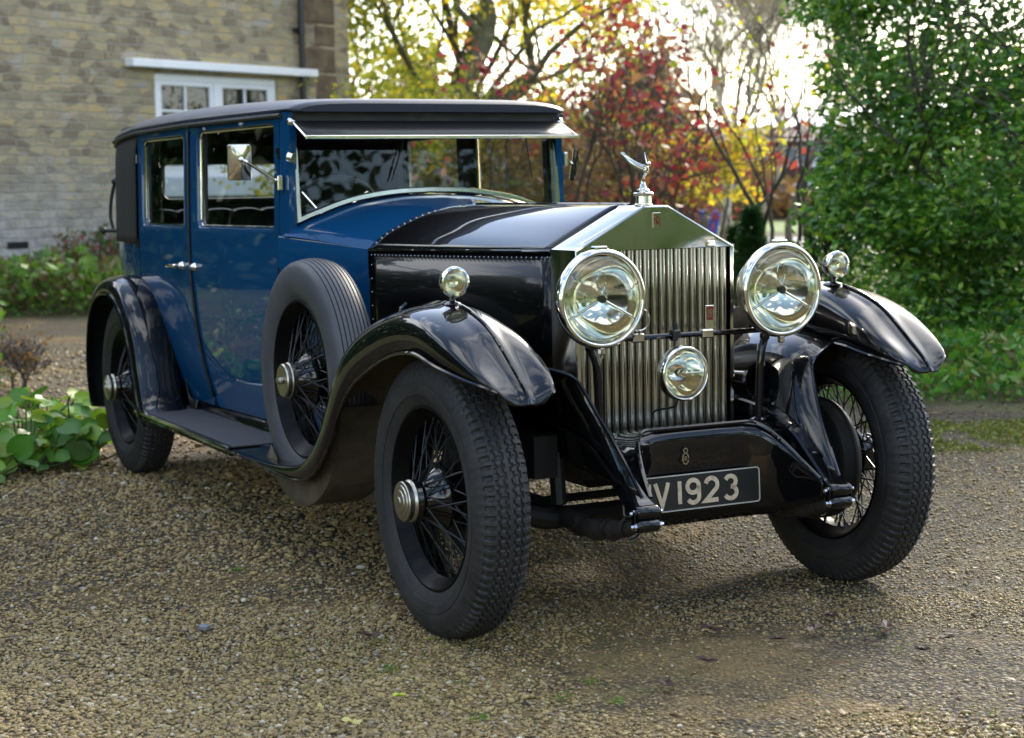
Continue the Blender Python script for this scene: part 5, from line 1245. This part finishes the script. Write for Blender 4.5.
fb.box(WX0, WX1, y0, y1, WZb - fw_, WZb, .006); fb.box(WX0, WX1, y0, y1, zb, zb + .07, .006); fb.box(WX0, WX0 + fw_, y0, y1, zb + .07, WZb - fw_, .006); fb.box(WX1 - fw_, WX1, y0, y1, zb + .07, WZb - fw_, .006); cxm = (WX0 + WX1) / 2; fb.box(cxm - .05, cxm + .05, y0, y1, zb + .07, WZb - fw_, .006)
fb.build('window_frame', mwhite, win, smooth=30)
for a, b in ((WX0 + fw_, cxm - .05), (cxm + .05, WX1 - fw_)):
    ca_ = empty('casement', (0, 0, 0), 0, win); cb = MB(); z0, z1 = zb + .07, WZb - fw_; t_ = .055; yy0, yy1 = -.092, -.038
    cb.box(a, b, yy0, yy1, z1 - t_, z1, .004); cb.box(a, b, yy0, yy1, z0, z0 + t_, .004); cb.box(a, a + t_, yy0, yy1, z0 + t_, z1 - t_, .004); cb.box(b - t_, b, yy0, yy1, z0 + t_, z1 - t_, .004); mid = (a + b) / 2; cb.box(mid - .015, mid + .015, yy0 + .01, yy1 - .008, z0 + t_, z1 - t_, .003)
    for zz in (z0 + (z1 - z0) / 3, z0 + (z1 - z0) * 2 / 3): cb.box(a + t_, b - t_, yy0 + .012, yy1 - .010, zz - .012, zz + .012, .003)
    cb.name = 0; o = cb.build('casement_frame', mwhite, win, smooth=30); MB().box(a + t_, b - t_, -.075, -.070, z0 + t_, z1 - t_).build('pane', M['housepane'], win, smooth=0)
    bpy.data.objects.remove(ca_)
MB().box(WX0 - .06, WX1 + .06, -.2, .06, WZa, zb, .01).build('window_sill', mat('pale_blue_paint', (.58, .66, .72), .4), house, smooth=30)
MB().box(WX0, WX1, -.5, -.42, zb, WZb).build('curtain', M['lining'], win, smooth=0)
MB().box(.655, 3.615, -.02, .14, 2.737, 2.828, .008).build('lintel_board', mwhite, house, smooth=30)
pm = MB(); pm.tube([(.88, .085, 0), (.88, .085, 6.0)], .042, 12); 
for z in (.6, 2.2, 3.3, 5.0): pm.lathe([(-.03, .05), (.03, .05)], 'z', (.88, .085, z), 12); pm.box(.81, .95, .0, .06, z - .02, z + .02)
pm.build('drainpipe', M['blackmatt'], house, smooth=40)
mq = mat('quoin_stone', (.12, .07, .045), .9); n = N(mq); n.base(n.mix(n.ramp(n.noise(4, 8, .75), [(.35, (0,) * 3), (.65, (1,) * 3)]), (.075, .045, .032), (.20, .145, .09))); n.bump(n.noise(20, 6, .7), .7, .02)
rr = np.random.default_rng(3); z = .1; i = 0
while z < 6.0:
    h_ = rr.uniform(.22, .36); w_ = .62 if i % 2 else .40; MB().box(.20 - .04 * rr.random(), .20 + w_ * .9, -.05, .008 + .012 * rr.random(), z, z + h_ - .03, .015).build('quoin', mq, house, smooth=0); z += h_; i += 1
MB().box(5.03, 5.29, -.05, .012, .80, .87, .004).build('air_vent', M['blackmatt'], house, smooth=0)

# ---- things beyond the trees
def fbox(m_, dp, px0, px1, d2, z0, z1):
    a, b = gp(px0, dp), gp(px1, dp); c_, d = gp(px0, dp) + FH * d2, gp(px1, dp) + FH * d2
    m_.add([(*p[:2], z) for z in (z0, z1) for p in (a, b, d, c_)], [(0, 3, 2, 1), (4, 5, 6, 7), (0, 1, 5, 4), (1, 2, 6, 5), (2, 3, 7, 6), (3, 0, 4, 7)])
mbr = mat('brown_boarding', (.09, .05, .035), .8); mdk = mat('dark_interior', (.02, .02, .02), .6)
lb_ = empty('long_building', (0, 0, 0)); tag(lb_, 'long low brown building with white window bands beyond the saplings', 'building')
def Z69(y): return 1.33 + (186 - y) * 69 / 1712
q = MB(); fbox(q, 69, 640, 880, 8, 0, Z69(140)); q.build('wall', mbr, lb_, smooth=0)
q = MB(); q_ = [gp(632, 68.0), gp(888, 68.0), gp(888, 78), gp(632, 78)]; r1, r2 = gp(640, 73), gp(880, 73)
q.add([(*p[:2], Z69(147)) for p in q_] + [(*r1[:2], Z69(126)), (*r2[:2], Z69(126))] + [(*p[:2], Z69(144.5)) for p in q_], [(6, 7, 5, 4), (7, 8, 5), (8, 9, 4, 5), (9, 6, 4), (0, 3, 2, 1), (0, 1, 7, 6), (1, 2, 8, 7), (2, 3, 9, 8), (3, 0, 6, 9)]); q.build('roof', mroof, lb_, smooth=0)
q = MB(); fbox(q, 68.85, 700, 850, .12, Z69(170), Z69(149)); q.build('window_band', mwhite, lb_, smooth=0)
for i in range(9): q = MB(); fbox(q, 68.78, 704 + i * 16.2, 716 + i * 16.2, .06, Z69(167), Z69(152)); q.build('window', mat('far_glass', (.16, .19, .24), .15) if i == 0 else bpy.data.materials['far_glass'], lb_, smooth=0)
q = MB(); fbox(q, 68.2, 690, 872, .9, Z69(190), Z69(186)); q.build('canopy', mwhite, lb_, smooth=0)
for i in range(7): q = MB(); fbox(q, 68.6, 712 + i * 22, 726 + i * 22, .3, 0.1, Z69(194)); q.build('opening', mdk, lb_, smooth=0)
gb = empty('gabled_outbuilding', (0, 0, 0)); tag(gb, 'dark brown roofed outbuilding glimpsed behind the red shrubs', 'building')
def zat(y, d): return 1.33 + (187 - y) * d / 1712
q = MB(); a, b, c_ = gp(560, 36), gp(700, 36), gp(632, 36)
q.add([(*a[:2], 0), (*b[:2], 0), (*b[:2], zat(150, 36)), (*c_[:2], zat(68, 36)), (*a[:2], zat(150, 36))] + [(*(p + FH * 6)[:2], z) for p, z in ((a, 0), (b, 0), (b, zat(150, 36)), (c_, zat(68, 36)), (a, zat(150, 36)))], [(0, 1, 2, 3, 4), (9, 8, 7, 6, 5), (0, 5, 6, 1), (1, 6, 7, 2), (4, 9, 5, 0)]); q.build('wall', mbr, gb, smooth=0)
q = MB(); q.add([(*p[:2], z) for p, z in ((a - RH * .3, zat(158, 36)), (c_, zat(66, 36)), (b + RH * .3, zat(158, 36)))] + [(*(p + FH * 6.3)[:2], z) for p, z in ((a - RH * .3, zat(158, 36)), (c_, zat(66, 36)), (b + RH * .3, zat(158, 36)))], [(0, 1, 4, 3), (1, 2, 5, 4)]); q.build('roof', mroof, gb, smooth=0, solid=.15, offset=1)
rd = MB(); pts = [gp(560, 37), gp(1000, 34), gp(1000, 41), gp(560, 45)]; rd.add([(p[0], p[1], .002) for p in pts], [(0, 1, 2, 3)]); tag(rd.build('road', mat('pale_asphalt', (.20, .20, .20), .8), smooth=0), kind='structure')
lw = MB(); pts = [gp(560, 48), gp(1000, 48), gp(1000, 62), gp(560, 62)]; lw.add([(p[0], p[1], .002) for p in pts], [(0, 1, 2, 3)]); tag(lw.build('lawn', mat('lawn_grass', (.10, .16, .02), .9), smooth=0), kind='structure')
for px, dp, col, lb in ((709, 44, (.01, .05, .42), 'blue wheeled bin beyond the shrubs'), (695, 44.4, (.12, .02, .22), 'purple wheeled bin beside the blue one')):
    b_ = empty('wheeled_bin', tuple(gp(px, dp))); tag(b_, lb, 'bin'); mc_ = mat('bin_plastic', col, .35)
    q = MB(); q.add([(-.16, -.18, .08), (.16, -.18, .08), (.16, .18, .08), (-.16, .18, .08), (-.21, -.24, .62), (.21, -.24, .62), (.21, .24, .62), (-.21, .24, .62)], [(0, 3, 2, 1), (4, 5, 6, 7), (0, 1, 5, 4), (1, 2, 6, 5), (2, 3, 7, 6), (3, 0, 4, 7)]); q.build('bin_body', mc_, b_, smooth=0)
    MB().box(-.23, .23, -.26, .26, .62, .68, .02).build('lid', mc_, b_, smooth=30)
    for s_ in (-1, 1): MB().lathe([(-.02, .001), (-.02, .08), (.02, .08), (.02, .001)], 'y', (-.14, s_ * .2, .08), 16).build('bin_wheel', M['dark'], b_)

# ---- trees and hedge outside the view that the paintwork mirrors
def blob_tree(x, y, h, r, seed, label, lm='dark', n_=4500, ls=.26):
    rr = np.random.default_rng(seed); t = empty('broad_tree', (x, y, 0)); tag(t, label, 'tree', 'trees standing round the drive'); mb = MB(); tips = []
    grow(mb, (0, 0, 0), (0, 0, 1), h * .35, .2, 4, rr, tips, .6, .15, (2, 4)); mb.build('trunk', BK_['dark'], t, smooth=80)
    cc = [np.array([rr.normal() * r * .45, rr.normal() * r * .45, h * rr.uniform(.35, .85)]) for _ in range(14)]; idx = rr.integers(0, 14, n_); d = rr.normal(size=(n_, 3)); d /= np.linalg.norm(d, axis=1)[:, None]
    P = np.array(cc)[idx] + d * (r * .42 * rr.random((n_, 1)) ** .4); V, F = leaf_cloud(P, ls, .6, .2, seed); np_mesh('crown', V, F, LM[lm], t)
blob_tree(17, 4, 8, 3.2, 101, 'broad tree ahead of the car, nearly in line with the radiator')
blob_tree(19, 12, 7.5, 3.4, 102, 'broad tree ahead of the car to its left')
blob_tree(15, -9, 8, 3.2, 103, 'broad tree behind the photographer on the right')
blob_tree(3, -14, 7.5, 3.4, 104, 'broad tree on the right of the car, beyond the drive')
blob_tree(10, 14, 7, 3.2, 105, 'broad tree at the left front of the car, beyond the drive')
blob_tree(-6, -13, 8, 3.4, 106, 'broad tree level with the rear wheel on the right of the drive')
hd_ = empty('unseen_hedge', (0, 0, 0)); tag(hd_, 'unseen dark hedge added on the right of the drive to darken the reflections', 'hedge')  # unseen hedge, added so the near side of the body mirrors something dark
k = 9000; t_ = rng.random(k); P = np.array([-2.0, -8.2, 0])[None] + t_[:, None] * np.array([-13, -1.2, 0])[None]; P[:, 1] += rng.normal(size=k) * .25; P[:, 2] = rng.random(k) * 2.9; V, F = leaf_cloud(P, .16, .6, 0, 110); np_mesh('foliage', V, F, LM['dark'], hd_)
MB().box(-14.8, -2.2, -9.3, -8.9, 0, .4).build('hedge_stems', BK_['dark'], hd_, smooth=0)
hd_ = empty('unseen_hedge', (0, 0, 0)); tag(hd_, 'unseen high green hedge added ahead of the car to turn the reflections green', 'hedge')  # unseen hedge, added so the radiator shell mirrors green
k = 14000; t_ = rng.random(k); P = np.array([14.0, -6.0, 0])[None] + t_[:, None] * np.array([-1.0, 19.0, 0])[None]; P[:, 0] += rng.normal(size=k) * .3; P[:, 2] = rng.random(k) * (3.4 + .8 * np.sin(t_ * 19)); V, F = leaf_cloud(P, .22, .6, 0, 111); np_mesh('foliage', V, F, LM['green'], hd_)
MB().box(14.5, 14.9, -6, 13, 0, .4).build('hedge_stems', BK_['dark'], hd_, smooth=0)
hd_ = empty('unseen_tall_hedge', (0, 0, 0)); tag(hd_, 'unseen very tall dark hedge added behind the right rear to darken the reflections', 'hedge')  # unseen hedge, added to keep bright sky out of the door and window reflections
k = 36000; t_ = rng.random(k); P = np.array([-15.2, -1.7, 0])[None] + t_[:, None] * np.array([12.2, -9.8, 0])[None]; nrm = np.array([.62, .78, 0]); P += nrm[None] * rng.normal(size=(k, 1)) * .3; P[:, 2] = rng.random(k) * (5.6 + .6 * np.sin(t_ * 17) + .3 * np.sin(t_ * 43)); V, F = leaf_cloud(P, .26, .7, 0, 112); np_mesh('foliage', V, F, LM['dark'], hd_)
hm = MB(); hm.tube([(-15.6, -2.2, .2), (-3.2, -12.1, .2)], .2, 8); hm.build('hedge_stems', BK_['dark'], hd_)
